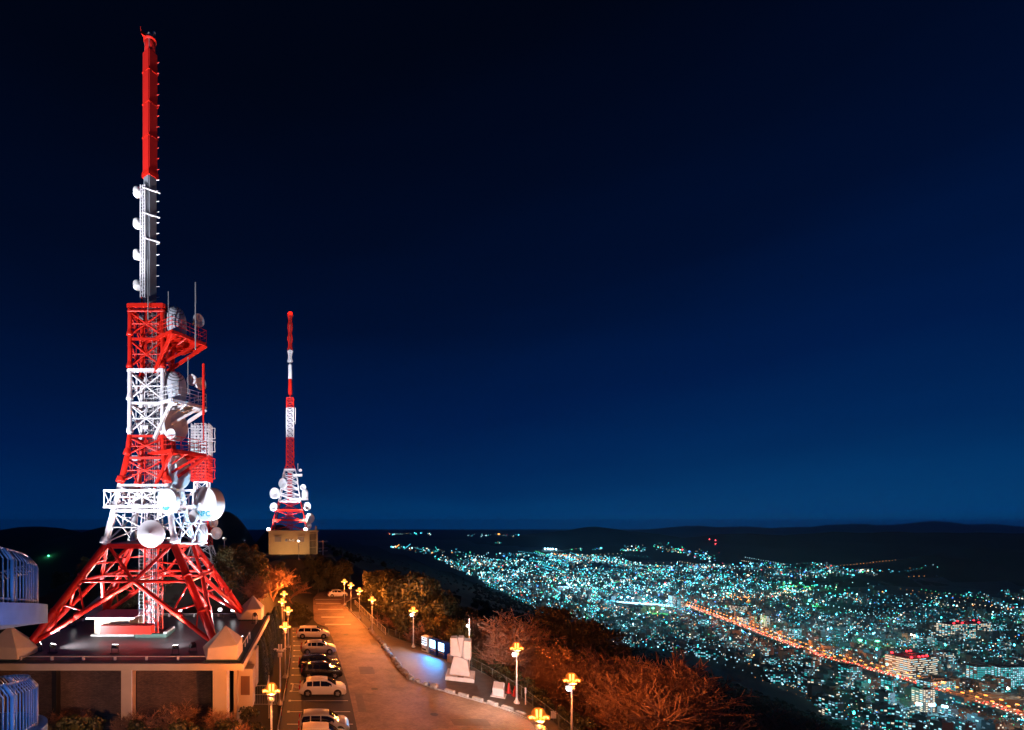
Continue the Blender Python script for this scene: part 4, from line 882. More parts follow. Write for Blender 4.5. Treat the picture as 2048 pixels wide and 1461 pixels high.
# ------------------------------------------------------------------ parked cars
def car(label, x, y, L, Wd, H, paint, style='hatch', rz=0.):
    t = thing('parked_car', label, 'car', (x, y, .012), rz, group='cars parked along the road')
    ST = {'hatch': ([0, .02, .07, .16, .30, .45, .58, .66, .74, .80, .90, .965, 1], [.62, .78, 1.02, 1.42, 1.52, 1.55, 1.50, 1.33, 1.12, .99, .90, .74, .55], .93),
          'van': ([0, .015, .05, .10, .25, .45, .58, .66, .73, .79, .90, .97, 1], [.62, .80, 1.10, 1.48, 1.55, 1.55, 1.52, 1.36, 1.14, .98, .90, .74, .55], .92),
          'suv': ([0, .02, .08, .20, .32, .46, .58, .66, .73, .79, .90, .97, 1], [.66, .85, 1.08, 1.42, 1.52, 1.55, 1.50, 1.34, 1.16, 1.04, .97, .80, .6], .98)}[style]
    fr, zr, belt = ST; k = H/1.55; hw = Wd/2; b = MB(); ring = []
    for f, z in zip(fr, zr):
        z *= k; X = -L/2+f*L; tp = 1-.16*max(0, (f-.9)/.1)**2-.10*max(0, (.06-f)/.06); h_ = hw*tp; zb = min(belt*k, z-.02); cab = max(0, z-zb-.03)
        top = h_*(1-.26*min(1, cab/.5)) if cab > .03 else h_*.9
        zl = .2 if .03 < f < .97 else .3
        ring.append([V((X, h_*.92, zl)), V((X, h_, .42*k)), V((X, h_, .68*k if zb > .7*k else zb*.9)), V((X, h_*.955, zb)), V((X, top, z-.035)), V((X, top*.86, z)), V((X, 0, z+.035*min(1, cab*3+.3)))])
    n = 7; full = []
    for r in ring: full.append(r+[V((p.x, -p.y, p.z)) for p in reversed(r[:-1])])
    nn = len(full[0]); vs = [p for r in full for p in r]
    fs = [(i*nn+j, (i+1)*nn+j, (i+1)*nn+j+1, i*nn+j+1) for i in range(len(full)-1) for j in range(nn-1)]
    fs += [(i*nn+nn-1, (i+1)*nn+nn-1, (i+1)*nn, i*nn) for i in range(len(full)-1)]+[tuple(range(nn)), tuple(range((len(full)-1)*nn+nn-1, (len(full)-1)*nn-1, -1))]
    bo = b.add(vs, fs).build('body', paint, t, True)
    mod = bo.modifiers.new('edges', 'EDGE_SPLIT'); mod.split_angle = R(38)
    # glass: side panes, windscreen, rear screen, each a touch proud of the body
    def at(f):
        i = int(np.clip(np.searchsorted(fr, f)-1, 0, len(fr)-2)); u = (f-fr[i])/(fr[i+1]-fr[i]); return [lerp(ring[i][j], ring[i+1][j], u) for j in range(7)]
    spans = {'hatch': [(.17, .28), (.295, .445), (.46, .69)], 'van': [(.07, .23), (.25, .43), (.45, .70)], 'suv': [(.21, .29), (.305, .45), (.465, .69)]}[style]
    for sg_ in (1, -1):
        for f0, f1 in spans:
            m = MB(); N = 6; q = []
            for i in range(N+1):
                r = at(lerp(f0, f1, i/N)); lo, hi = lerp(r[3], r[4], .08), lerp(r[3], r[4], .86); o_ = V((0, .012, .004)); q.append((lo+o_, hi+o_))
            m.add([V((p.x, p.y*sg_, p.z)) for ab in q for p in ab], [(2*i, 2*i+2, 2*i+3, 2*i+1) for i in range(N)]); m.build('side_window', GLASSD, t)
        r = at(.655); MB().box((r[3].x, sg_*(hw+.1), r[3].z+.08), (.16, .2, .13)).build('door_mirror', paint, t)
        for f in (.36, .55): r = at(f); MB().box((r[2].x, sg_*(hw*.99+.012), r[3].z-.1), (.16, .03, .03)).build('door_handle', paint, t)
        r = at(.95); hull([V((L*.485, sg_*hw*.55, .62*k)), V((L*.44, sg_*hw*.9, .64*k)), V((L*.38, sg_*hw*.93, .83*k)), V((L*.465, sg_*hw*.55, .76*k)), V((L*.43, sg_*hw*.6, .62*k)), V((L*.40, sg_*hw*.78, .84*k))], mat('headlamp', (.75, .76, .8), .12, spec=.9), 'headlight', t)
        MB().box((-L*.485, sg_*hw*.8, .82*k), (.1, .2, .42)).build('tail_light', mat('tail_red', (.45, .01, .01), .2), t)
    def screen(f0, f1, nm):
        m = MB(); q = []
        for i in range(5):
            r = at(lerp(f0, f1, i/4)); up = V((.0, 0, .012)); q.append([V((r[5].x, -r[5].y*.96, r[5].z))+up, V((r[6].x, 0, r[6].z))+up, V((r[5].x, r[5].y*.96, r[5].z))+up])
        m.add([p for r in q for p in r], [(3*i+j, 3*i+3+j, 3*i+4+j, 3*i+1+j) for i in range(4) for j in range(2)]); m.build(nm, GLASSD, t)
    screen(.605, .785, 'windscreen'); screen(*({'hatch': (.085, .15), 'van': (.055, .098), 'suv': (.095, .185)}[style]), 'rear_window')
    MB().box((L*.492, 0, .5*k), (.04, hw*1.1, .14)).build('grille', BLACKM, t); MB().box((L*.5, 0, .4*k), (.02, .34, .16)).build('number_plate', WHT, t); MB().box((-L*.499, 0, .55*k), (.03, .34, .16)).build('number_plate', WHT, t)
    MB().box((0, 0, .17), (L*.9, Wd*.86, .12)).build('underbody', BLACKM, t)
    for f in (.185, .815):
        for s_ in (-1, 1):
            c = V((-L/2+f*L, s_*(hw-.1), .32*k)); Mr = Matrix.Rotation(R(90), 4, 'X')
            MB().tube(c+V((0, -.005-.11*s_ if s_ < 0 else .005, 0)), c+V((0, s_*.108, 0)), .385*k, n=20).build('wheel_arch', BLACKM, t)
            wh = MB().lathe([(.2*k, -.1), (.31*k, -.1), (.325*k, -.05), (.325*k, .05), (.31*k, .1), (.2*k, .1)], 20, Mr).build('wheel', RUBBER, t, True); wh.location = c+V((0, s_*.025, 0))
            rim = MB().lathe([(.0, .02), (.06, .03), (.19*k, .0), (.21*k, .03)], 16, Matrix.Rotation(R(90 if s_ < 0 else -90), 4, 'X'))
            for a in range(5): ang = a*2*math.pi/5; rim.box((.12*k*math.cos(ang), s_*.02, .12*k*math.sin(ang)), (.2*k, .03, .05), Matrix.Rotation(-ang, 4, 'Y'))
            ro = rim.build('rim', CHROME, t, True); ro.location = c+V((0, s_*.10, 0))
    return t
CW = mat('car_white', (.74, .72, .70), .28, var=.03); CS = mat('car_silver', (.42, .41, .42), .3, .45, var=.03); CB = mat('car_black', (.008, .008, .010), .2, var=.05, spec=.7); CN = mat('car_navy', (.012, .013, .02), .2, var=.05, spec=.7); CP = mat('car_pearl', (.62, .57, .54), .3, var=.03)
car('white people carrier parked farthest up the row, wheels turned to the road', -.98, 68.9, 4.78, 1.78, 1.56, CW, 'van')
car('silver compact crossover with dark side windows, next after the people carrier', -.2, 60.7, 4.42, 1.78, 1.58, CS, 'suv')
car('black car squeezed behind another black car', -.05, 54.3, 4.75, 1.78, 1.5, CN, 'van')
car('black hatchback directly behind the white hatchback', .2, 51.5, 4.4, 1.76, 1.52, CB, 'hatch')
car('white five door hatchback seen whole in the middle of the row', .25, 46.2, 4.48, 1.77, 1.55, CW, 'hatch')
car('silver hatchback with an empty bay behind it near the bottom edge', .3, 38.1, 4.0, 1.7, 1.5, CS, 'van')
car('pearl white car cut by the bottom edge of the picture', .25, 35.5, 3.8, 1.68, 1.52, CP, 'van')
car('distant white car at the top bend of the road', 3.9, 106.4, 4.4, 1.75, 1.6, CW, 'suv', R(8))
# ------------------------------------------------------------------ vegetation
def quads(name, ctr, nrm, size, m, ratio=.6):
    """many small leaf faces from arrays of centres, normals and sizes"""
    n = len(ctr); r = RNG.normal(size=(n, 3)); a = np.cross(nrm, r); a /= np.linalg.norm(a, axis=1)[:, None]+1e-9
    b = np.cross(nrm, a); b /= np.linalg.norm(b, axis=1)[:, None]+1e-9
    s = size[:, None]; vs = np.stack([ctr-a*s, ctr-b*s*ratio, ctr+a*s, ctr+b*s*ratio], 1).reshape(-1, 3)
    fs = np.arange(4*n).reshape(-1, 4)
    me = bpy.data.meshes.new(name); me.from_pydata(vs.tolist(), [], fs.tolist()); me.materials.append(m); me.update(); return me
def crown_mesh(name, m, h, rx, z0, nb, nl, leaf, flat=.75):
    cs, ns, ss = [], [], []
    blobs = []
    for k in range(nb):
        t = random.random(); zz = lerp(z0, h, t**.8); rad = rx*math.sqrt(max(.05, 1-abs((zz-lerp(z0, h, .42))/(h-z0)*1.35)**2)); a = random.uniform(0, 6.283); d = rad*random.uniform(.25, .82)
        blobs.append((V((d*math.cos(a), d*math.sin(a), zz)), rx*random.uniform(.26, .46)))
    per = nl//nb
    for c, r in blobs:
        d = RNG.normal(size=(per, 3)); d /= np.linalg.norm(d, axis=1)[:, None]
        rr = r*(RNG.random((per, 1))**.35); p = np.array(c)+d*rr*np.array([1, 1, flat])
        cs.append(p); ns.append(d+RNG.normal(size=(per, 3))*.7); ss.append(RNG.uniform(.6, 1.35, per)*leaf)
    return quads(name, np.concatenate(cs), np.concatenate(ns), np.concatenate(ss), m)
def limb_mesh(name, m, h, rx, r0, nl=6):
    b = MB(); top = V((random.uniform(-.3, .3), random.uniform(-.3, .3), h*.55)); b.tube((0, 0, -.6), top*.5, r0, r0*.75, 7); b.tube(top*.5, top, r0*.75, r0*.55, 7)
    for k in range(nl):
        a = k*6.283/nl+random.uniform(-.4, .4); s = lerp(top*.5, top, random.random()); e = V((rx*.7*math.cos(a), rx*.7*math.sin(a), lerp(h*.5, h*.92, random.random()))); mid = lerp(s, e, .5)+V((0, 0, .3))
        b.tube(s, mid, r0*.4, r0*.28, 5); b.tube(mid, e, r0*.28, r0*.08, 5)
    return b.mesh(name, m, True)
def bare_meshes(seed, h, spread_):
    rnd = random.Random(seed); tr = MB(); tw = MB()
    def grow(p, d, L, r, lev):
        n = 3; q = p; dd = d.copy()
        for i in range(n):
            dd = (dd+V((rnd.gauss(0, .09), rnd.gauss(0, .09), rnd.gauss(.02, .06)))).normalized(); e = q+dd*(L/n); r1 = r*(1-.22*(i+1)/n*1.2)
            (tr if lev < 3 else tw).tube(q, e, r*(1-.26*i/n), r1, 6 if lev < 2 else (4 if lev < 3 else 3), cap=False); q = e
            if lev < 5 and i >= (1 if lev == 0 else 0):
                for _ in range(2 if lev in (1, 2, 3, 4) else (2 if lev == 0 else 1)):
                    ax = V((rnd.gauss(0, 1), rnd.gauss(0, 1), rnd.gauss(.15, .35))).normalized(); nd = (dd*.75+ax*(.95 if lev < 2 else .8)*spread_).normalized()
                    if nd.z < -.15: nd.z = .05
                    if rnd.random() < (.9 if lev < 3 else .56): grow(q, nd, L*rnd.uniform(.58, .82), max(r1*.66, .019), lev+1)
    for k in range(2 if seed % 2 else 1):
        grow(V((k*.25, 0, -.5)), V((rnd.gauss(0, .25)+.2*k, rnd.gauss(0, .2), 1)).normalized(), h*.34, h*.033, 0)
    k = 6.6/max(v[2] for v in tw.v)
    for b in (tr, tw): b.v = [(x*k, y*k, z*k) for x, y, z in b.v]
    return tr.mesh('bare_limbs', TWIG, True), tw.mesh('bare_twigs', TWIG)
EVG = [(limb_mesh('limbs', BARK, 6.5, 2.6, .2), crown_mesh('leaves', LEAF, 7.2, 2.9, 1.6, 26, 5200, .17)) for _ in range(4)]
EVY = [(limb_mesh('limbs', BARK, 5.5, 2.2, .16), crown_mesh('leaves', LEAFY, 6.0, 2.4, 1.2, 20, 4200, .15)) for _ in range(3)]
PIN = []
for k in range(3):
    cs, ns, ss = [], [], []; b = MB(); hh = 8.5; b.tube((0, 0, -.6), (.5, .1, hh*.55), .2, .14, 7); b.tube((.5, .1, hh*.55), (.3, -.2, hh), .14, .05, 6)
    for i in range(15):
        z = lerp(hh*.38, hh, (i/14)**.8); a = i*2.4+random.random(); d = lerp(3.2, .5, (i/14)**1.3); e = V((.4+d*math.cos(a), d*math.sin(a), z+.3)); b.tube((.4, 0, z-.25), e, .06, .02, 4)
        for j in range(3):
            c = np.array(lerp(V((.4, 0, z)), e, .5+.25*j)); n = 120; p = RNG.normal(size=(n, 3))*np.array([.62, .62, .16])+c; cs.append(p); ns.append(RNG.normal(size=(n, 3))+np.array([0, 0, .6])); ss.append(RNG.uniform(.1, .24, n))
    PIN.append((b.mesh('pine_limbs', BARK, True), quads('pine_needles', np.concatenate(cs), np.concatenate(ns), np.concatenate(ss), PINEL, .35)))
BARE = [bare_meshes(s, 6.5, 1.0) for s in (3, 8, 13, 22, 31)]
CYP = []
for k in range(3):
    n = 3200; t = RNG.random(n)**1.2; z = t*5.2; rad = .78*np.sqrt(np.clip(1-(t*.98)**2.2, .02, 1))*np.clip(t*8+.5, 0, 1)*RNG.uniform(.75, 1.05, n); a = RNG.uniform(0, 6.283, n)
    c = np.stack([rad*np.cos(a), rad*np.sin(a), z], 1); CYP.append((MB().tube((0, 0, -.3), (0, 0, 4.2), .1, .03, 6).mesh('cypress_stem', BARK), quads('cypress_leaves', c, np.stack([np.cos(a), np.sin(a), RNG.normal(size=n)*.3], 1), RNG.uniform(.08, .2, n), LEAFD, .45)))
SHR = [(MB().tube((0, 0, -.3), (.1, 0, .9), .05, .02, 5).tube((0, 0, -.1), (-.4, .2, .8), .04, .015, 5).mesh('shrub_stems', BARK), crown_mesh('shrub_leaves', LEAF, 1.6, 1.0, .1, 12, 1500, .09)) for _ in range(3)]
def plant(name, label, cat, group, meshes, x, y, s=1., z=None, rz=None, parts=('trunk', 'crown'), sz=1.):
    z = gz(x, y) if z is None else z
    t = thing(name, label, cat, (x, y, z), random.uniform(0, 6.28) if rz is None else rz, group)
    for nm, me in zip(parts, meshes): o = link(nm, me, t); o.scale = (s, s, s*sz)
    return t
ORD = 'first second third fourth fifth sixth seventh eighth ninth tenth eleventh twelfth thirteenth fourteenth fifteenth sixteenth seventeenth eighteenth nineteenth twentieth'.split()
ORD += ['twenty-'+o for o in ORD[:9]]+['thirtieth']+['thirty-'+o for o in ORD[:9]]+['fortieth']+['forty-'+o for o in ORD[:9]]
def band(px0, px1, Y0, Y1, n, top, kinds, name, label, cat, group, hgt, parts=('trunk', 'crown'), smin=.7, smax=1.35, mind=2.2, dj=0., ref='the mast building'):
    """plants between two photo columns and two distances whose tops reach the line top(px)"""
    put = []; tries = 0; out = []
    while len(put) < n and tries < n*60:
        tries += 1; Y = random.uniform(Y0, Y1); px = random.uniform(px0, px1); x = (px-CX)/F*Y
        if any((x-a)**2+(Y-b)**2 < mind*mind for a, b in put): continue
        e = float(np.interp(Y, EX, EV))
        if -5.6 < x < e+1.0 and Y < 112: continue
        if -26.5 < x < -4.6 and Y < 57: continue
        if 515 < px < 602 and Y < 83: continue
        if (1080 < px < 1200 and Y < 48) or (970 < px < 1085 and Y < 53): continue
        if abs(x-S3.x) < 2.6 and Y < 73: continue
        if sx0-1 < x < sx1+1 and YS-1.5 < Y < YS+13: continue
        z = gz(x, Y); zt_ = CAMZ-(top(px)+random.uniform(0, dj)-CY)/F*Y; s = (zt_-z)/hgt
        if s < smin*.6: continue
        s = min(max(s, smin), smax); put.append((x, Y)); out.append((px, plant(name, label, cat, group, random.choice(kinds), x, Y, s, parts=parts)))
    for i, (px, t) in enumerate(sorted(out, key=lambda q: q[0])): t['label'] = label+', %s from %s' % (ORD[i], ref)
    return put
flat_ = lambda tab: (lambda px: interp(px, tab))
LIMBS = ('limbs', 'twigs')
# bare trees beyond the fence (largest ones named one by one)
for k, (lab, px, py_top, Y) in enumerate((('spreading bare tree behind the lamp by the stone block', 1010, 1232, 54.5), ('bare tree lit orange right behind the tall lamp', 1190, 1318, 48.5),
        ('bare tree behind the stone sculpture and its white lamp', 985, 1238, 62.), ('forked bare tree with pale branches past the tall lamp', 1255, 1300, 47.), ('bare tree rising behind the fence between the two near lamps', 1092, 1275, 54.),
        ('low bare tree at the bottom edge beside the tall lamp', 1262, 1400, 38.), ('bare tree at the bottom edge farthest down the dark slope', 1440, 1415, 42.))):
    x = (px-CX)/F*Y; z = gz(x, Y); h = CAMZ-(py_top-CY)/F*Y-z; plant('bare_tree', lab, 'tree', 'bare trees beyond the fence', BARE[k % 5], x, Y, min(max(h/5.9, .55), 1.6), parts=LIMBS)
band(960, 1520, 36, 64, 34, flat_([(960, 1240), (1050, 1242), (1130, 1280), (1300, 1325), (1420, 1392), (1520, 1450)]), BARE, 'bare_tree', 'bare brown tree in the thicket beyond the fence', 'tree', 'bare trees beyond the fence', 6.1, LIMBS, .5, 1.55, 3.4, 60, ref='the sculpture')
# pines against the city
for k, (lab, px, top, Y) in enumerate((('broad pine standing out against the city lights', 1165, 1205, 74.), ('pine with a leaning crown beside the broad pine', 1105, 1222, 70.), ('thin pine at the edge of the city lights', 1225, 1225, 78.), ('low pine below the broad pine', 1195, 1255, 66.))):
    x = (px-CX)/F*Y; z = gz(x, Y); h = CAMZ-(top-CY)/F*Y-z; plant('pine_tree', lab, 'tree', 'pines above the city', PIN[k % 3], x, Y, min(max(h/8.2, .7), 1.8))
# evergreens between the road lamps and the dark slope
for k, (lab, px, top, Y, kk) in enumerate((('large rounded evergreen lit orange behind the lamp by the vending machines', 835, 1158, 74., 0), ('yellowish shrub tree above the vending machines', 893, 1222, 64., 1), ('yellow leaved tree between the vending machines and the sculpture', 915, 1232, 61.5, 1), ('evergreen behind the first lamp of the kerb stone row', 770, 1160, 84., 0), ('evergreen glowing orange behind the two far road lamps', 745, 1145, 100., 0))):
    x = (px-CX)/F*Y; z = gz(x, Y); h = CAMZ-(top-CY)/F*Y-z; plant('evergreen_tree' if kk == 0 else 'yellow_tree', lab, 'tree', 'trees below the plaza', (EVG if kk == 0 else EVY)[k % 3], x, Y, min(max(h/7.2, .5), 1.8))
band(690, 930, 66, 103.5, 24, flat_([(690, 1128), (760, 1130), (830, 1155), (900, 1205), (940, 1225)]), EVG, 'evergreen_tree', 'dim evergreen in the wood below the upper road', 'tree', 'trees below the plaza', 7.2, dj=30, ref='the upper road')
band(800, 980, 62, 80, 7, flat_([(800, 1200), (980, 1240)]), BARE, 'bare_tree', 'thin bare tree among the evergreens below the plaza', 'tree', 'trees below the plaza', 6.6, LIMBS, dj=20, ref='the vending machines')
band(935, 1050, 50, 60, 7, flat_([(935, 1290), (1050, 1350)]), EVG, 'low_evergreen', 'low evergreen bush just behind the mesh fence', 'bush', 'bushes behind the fence', 7.2, smin=.25, smax=.5, dj=20, mind=1.6, ref='the sculpture')
# wooded knoll
band(505, 690, 116, 138, 16, flat_([(500, 1105), (560, 1118), (600, 1104), (640, 1112), (690, 1122)]), EVG, 'evergreen_tree', 'evergreen on the knoll in front of the relay station', 'tree', 'trees on the knoll', 7.2, smin=.5, dj=14)
band(590, 680, 108, 122, 9, flat_([(590, 1130), (680, 1125)]), EVG+EVY, 'evergreen_tree', 'leafy tree above the top bend of the road', 'tree', 'trees on the knoll', 7.2, smin=.5, dj=25)
band(440, 570, 62, 105, 20, flat_([(440, 1108), (480, 1090), (530, 1120), (570, 1130)]), EVG+BARE[:2], 'knoll_tree', 'dim reddish tree on the bank behind the mast building', 'tree', 'trees on the knoll', 7.0, smin=.5, dj=35)
for k, (lab, px, top, Y) in enumerate((('bare tree glowing red beside the two lamps on the bank', 545, 1128, 80.), ('bare tree glowing orange just behind the two lamps on the bank', 585, 1150, 92.), ('bare tree between the far pedestal and the orange lamps', 525, 1150, 72.))):
    x = (px-CX)/F*Y; z = gz(x, Y); h = CAMZ-(top-CY)/F*Y-z; plant('bare_tree', lab, 'tree', 'trees on the knoll', BARE[k], x, Y, min(max(h/6.6, .5), 1.5), parts=LIMBS)
band(120, 440, 60, 90, 12, flat_([(120, 1125), (440, 1120)]), EVG, 'dark_tree', 'nearly black tree behind the legs of the tall mast', 'tree', 'dark trees west of the mast', 7.2, smin=.4, dj=50)
# cypress hedge
for k in range(9):
    y = 46.5+k*2.6; plant('cypress', 'columnar cypress in the dark hedge between mast building and car park', 'cypress', 'cypress hedge', CYP[k % 3], -5.9-.02*k+random.uniform(-.15, .15), y, 1., z=-.05, sz=random.uniform(.9, 1.12))['label'] = 'columnar cypress in the dark hedge, %s from the near corner of the mast building' % ORD[k]
for k in range(6):
    y = 46+k*4.4; plant('hedge_tree', 'evergreen crowded behind the cypress hedge', 'tree', 'evergreens behind the hedge', EVG[k % 4], -9.4+random.uniform(-.3, .3), y+9 if y < 47 else y+10, .5)['label'] = 'evergreen crowded behind the cypress hedge, %s from the mast building' % ORD[k]
# bank shrubs by the top of the car park, shrubs at the foot of the mast building and along the fence
for k in range(12): plant('shrub', 'low shrub on the bank at the top end of the car park', 'shrub', 'shrubs on the bank', SHR[k % 3], random.uniform(-4.4, -1.6), 77+k*1.1, random.uniform(.6, 1.2))['label'] = 'low shrub on the bank at the top of the car park, %s up the slope' % ORD[k]
SH = [(-24, 34, 1.3), (-21.5, 33.2, 1.5), (-19.5, 34.3, 1.2), (-17.2, 33.4, 1.7), (-15.6, 33.0, 1.9), (-13.2, 33.8, 1.5), (-11.0, 33.5, 1.3), (-9.2, 33.2, 1.8), (-7.6, 32.6, 1.3), (-6.4, 33.4, 1.5), (-5.2, 34.2, 1.1), (-22.5, 32, 1.2), (-5.5, 36.6, 1.3)]
for k, (x, y, s) in enumerate(SH): plant('shrub', 'dark leafy shrub at the foot of the mast building wall', 'shrub', 'shrubs at the mast building', SHR[k % 3], x, y, s)['label'] = 'dark leafy shrub at the mast building wall, %s from the ramp' % ORD[sorted(SH).index((x, y, s))]
for k, (x, y, s) in enumerate(((-10.2, 34.2, .55), (-12.6, 34.4, .5), (-7.0, 34.4, .5), (-18.0, 34.5, .45), (-5.8, 33.0, .45))): plant('bare_shrub', 'thin bare shrub in front of the stone clad wall', 'shrub', 'bare shrubs at the wall', BARE[k % 5], x, y, s, parts=LIMBS)['label'] = ['thin bare shrub at the wall beside the corner pier', 'thin bare shrub in the middle of the stone panel', 'thin bare shrub below the shuttered bay', 'thin bare shrub near the middle pier', 'thin bare shrub next to the corner street lamp'][k]
for k in range(10):
    y = 37+k*1.9; plant('shrub', 'small green shrub against the far side of the mesh fence', 'shrub', 'shrubs along the fence', SHR[k % 3], float(np.interp(y, EX, EV))+1.0, y, random.uniform(.7, 1.2))['label'] = 'small green shrub behind the mesh fence, %s from the bottom edge' % ORD[k]
# the far wooded slope reads as one dark mass
fm = MB(); ico = bmesh.new(); bmesh.ops.create_icosphere(ico, subdivisions=1, radius=1); iv = [v.co.copy() for v in ico.verts]; ifc = [tuple(v.index for v in f.verts) for f in ico.faces]; ico.free()
cnt = 0
while cnt < 5200:
    if random.random() < .75: x = 30+810*random.random()**.7; Y = x/random.uniform(.32, 1.5)
    else: Y = 60*math.exp(random.uniform(0, 3.9)); x = random.uniform(12, 840) if random.random() < .6 else random.uniform(-60-Y*.5, -48)
    if Y < 95 or (-50 < x < float(np.interp(Y, EX, EV))+14 and Y < 170): continue
    s = random.uniform(1.6, 2.8)*(1+Y/1500); z = gz(x, Y)+s*.35
    fm.add([V((x, Y, z))+v*s*random.uniform(.65, 1.25) for v in iv], ifc); cnt += 1
tag(fm.build('wooded_slope', mat('far_foliage', (.016, .018, .010), .95, var=.5)), 'dark wooded mountainside falling away to the city', 'forest', kind='stuff')
# ------------------------------------------------------------------ the city in the valley
def drop(px, py):
    """where sight lines through photo points meet the ground (vectorised march)"""
    px = np.asarray(px, float); py = np.asarray(py, float); Ys = np.exp(np.linspace(math.log(420), math.log(16000), 420))
    best = np.full(px.shape, np.nan); done = np.zeros(px.shape, bool)
    for Y in Ys:
        h = CAMZ-(py-CY)/F*Y; hit = (~done) & (h <= meshz((px-CX)/F*Y, Y)); best[hit] = Y; done |= hit
    return best
UP = flat_([(780, 1093), (860, 1099), (950, 1107), (1040, 1109), (1150, 1111), (1230, 1117), (1290, 1132), (1340, 1134), (1400, 1131), (1560, 1129), (1640, 1129), (1700, 1141), (1760, 1147), (1775, 1190), (1850, 1192), (1950, 1188), (2048, 1184), (2100, 1184)])
LOW = flat_([(780, 1096), (860, 1113), (950, 1160), (1040, 1205), (1100, 1240), (1200, 1290), (1320, 1305), (1400, 1318), (1500, 1335), (1560, 1375), (1640, 1432), (1700, 1470), (2100, 1475)])
def samples(n, y_bias=1.0):
    out = []
    while len(out) < n:
        x = random.uniform(782, 2090); u, l = UP(x), LOW(x); y = 1090+385*random.random()**1.35
        if not u < y < l: continue
        d = ((x-1715)/105)**2+((y-1172)/17)**2
        if d < 1 and random.random() < .93: continue
        if random.random() < .9 and any(((x-a)/b)**2+((y-c)/d_)**2 < 1 for a, c, b, d_ in ((1062, 1163, 32, 11), (1390, 1151, 40, 6), (1700, 1222, 75, 10), (1478, 1146, 34, 6), (1560, 1160, 30, 6), (1230, 1140, 26, 6), (1690, 1345, 60, 12), (1960, 1222, 40, 7), (975, 1140, 18, 6), (1420, 1290, 50, 8))): continue
        cl_ = .5+.5*math.sin(x*.045+2*math.sin(y*.06))*math.sin(y*.11+1.5*math.sin(x*.03))
        dens = .07+1.2*cl_**2.1
        if y > 1330: dens *= .55
        if x > 1760 and y < 1230: dens *= .5
        if 880 < x < 1560 and 1120 < y < 1270: dens = dens*1.5+.12
        if random.random() < dens/1.5: out.append((x, y))
    return out
pts = samples(12500)
for _ in range(60): pts.append((random.uniform(1241, 1292), 1104-random.random()**2*13))
for _ in range(150):
    t = random.random(); pts.append((1311+124*t+random.gauss(0, 4), 1093+28*t+random.gauss(0, 5)))
for x0, x1, y, n in ((776, 870, 1069, 26), (930, 1040, 1072, 30), (1140, 1170, 1101, 10), (1185, 1210, 1100, 9), (1760, 1850, 1145, 12), (1865, 1890, 1136, 3), (985, 1010, 1088, 8), (1590, 1730, 1145, 40)):
    for _ in range(n): pts.append((random.uniform(x0, x1), y+random.gauss(0, 1.2)))
pts = np.array(pts); YD = drop(pts[:, 0], pts[:, 1]); ok = ~np.isnan(YD) & (YD > 560); pts = pts[ok]; YD = YD[ok]
LC = [('cyan', (.07, .62, .85)), ('ice', (.42, .88, 1.0)), ('teal', (.03, .55, .50)), ('warm', (1.0, .80, .52)), ('green', (.08, .95, .40)), ('orange', (1.0, .36, .08)), ('red', (1.0, .05, .06)), ('blue', (.06, .26, 1.0))]
LW = [.34, .24, .16, .10, .05, .06, .02, .03]
SM = []
for nm, c in LC:
    for lv, st_ in (('dim', .5), ('mid', 1.9), ('hot', 4.5)): SM.append(emit('city_%s_%s' % (nm, lv), c, st_, lv == 'hot'))
octv = [V(p) for p in ((1, 0, 0), (-1, 0, 0), (0, 1, 0), (0, -1, 0), (0, 0, 1), (0, 0, -1))]; octf = [(0, 2, 4), (2, 1, 4), (1, 3, 4), (3, 0, 4), (2, 0, 5), (1, 2, 5), (3, 1, 5), (0, 3, 5)]
cm = MB()
for (x, y), Y in zip(pts, YD):
    ci = int(RNG.choice(8, p=LW)); lv = int(RNG.choice(3, p=[.5, .34, .16])); r = Y/F*random.choice([.5, .65, .8, 1.0, 1.3])*(1.25 if lv == 2 else 1)
    X = (x-CX)/F*Y; zc = gz(X, Y)+max(r, random.uniform(4, 14)); c = V((X, Y, zc)); wd = random.choice([1, 1, 1, 1.8])
    cm.add([c+V((v.x*r*wd, v.y*r, v.z*r)) for v in octv], octf, ci*3+lv)
# rows of street lights along the streets
st_ = samples(330); arr = np.array(st_); sy = drop(arr[:, 0], arr[:, 1])
for (x, y), Y in zip(st_, sy):
    if np.isnan(Y) or Y < 620: continue
    X = (x-CX)/F*Y; a = random.choice([.22, .22, 1.79, -.1, 1.4])+random.gauss(0, .06); n = random.randrange(7, 22); sp = random.uniform(16, 30)*max(1, Y/2200); ci = int(RNG.choice(8, p=[.36, .26, .12, .12, .05, .07, .01, .01])); lv = random.choice([1, 1, 2])
    for k in range(n):
        qx, qy = X+math.sin(a)*sp*k, Y+math.cos(a)*sp*k; z = gz(qx, qy)
        if z > -255: break
        r = qy/F*random.uniform(.45, .8); c = V((qx, qy, z+8+r)); cm.add([c+v*r for v in octv], octf, ci*3+lv)
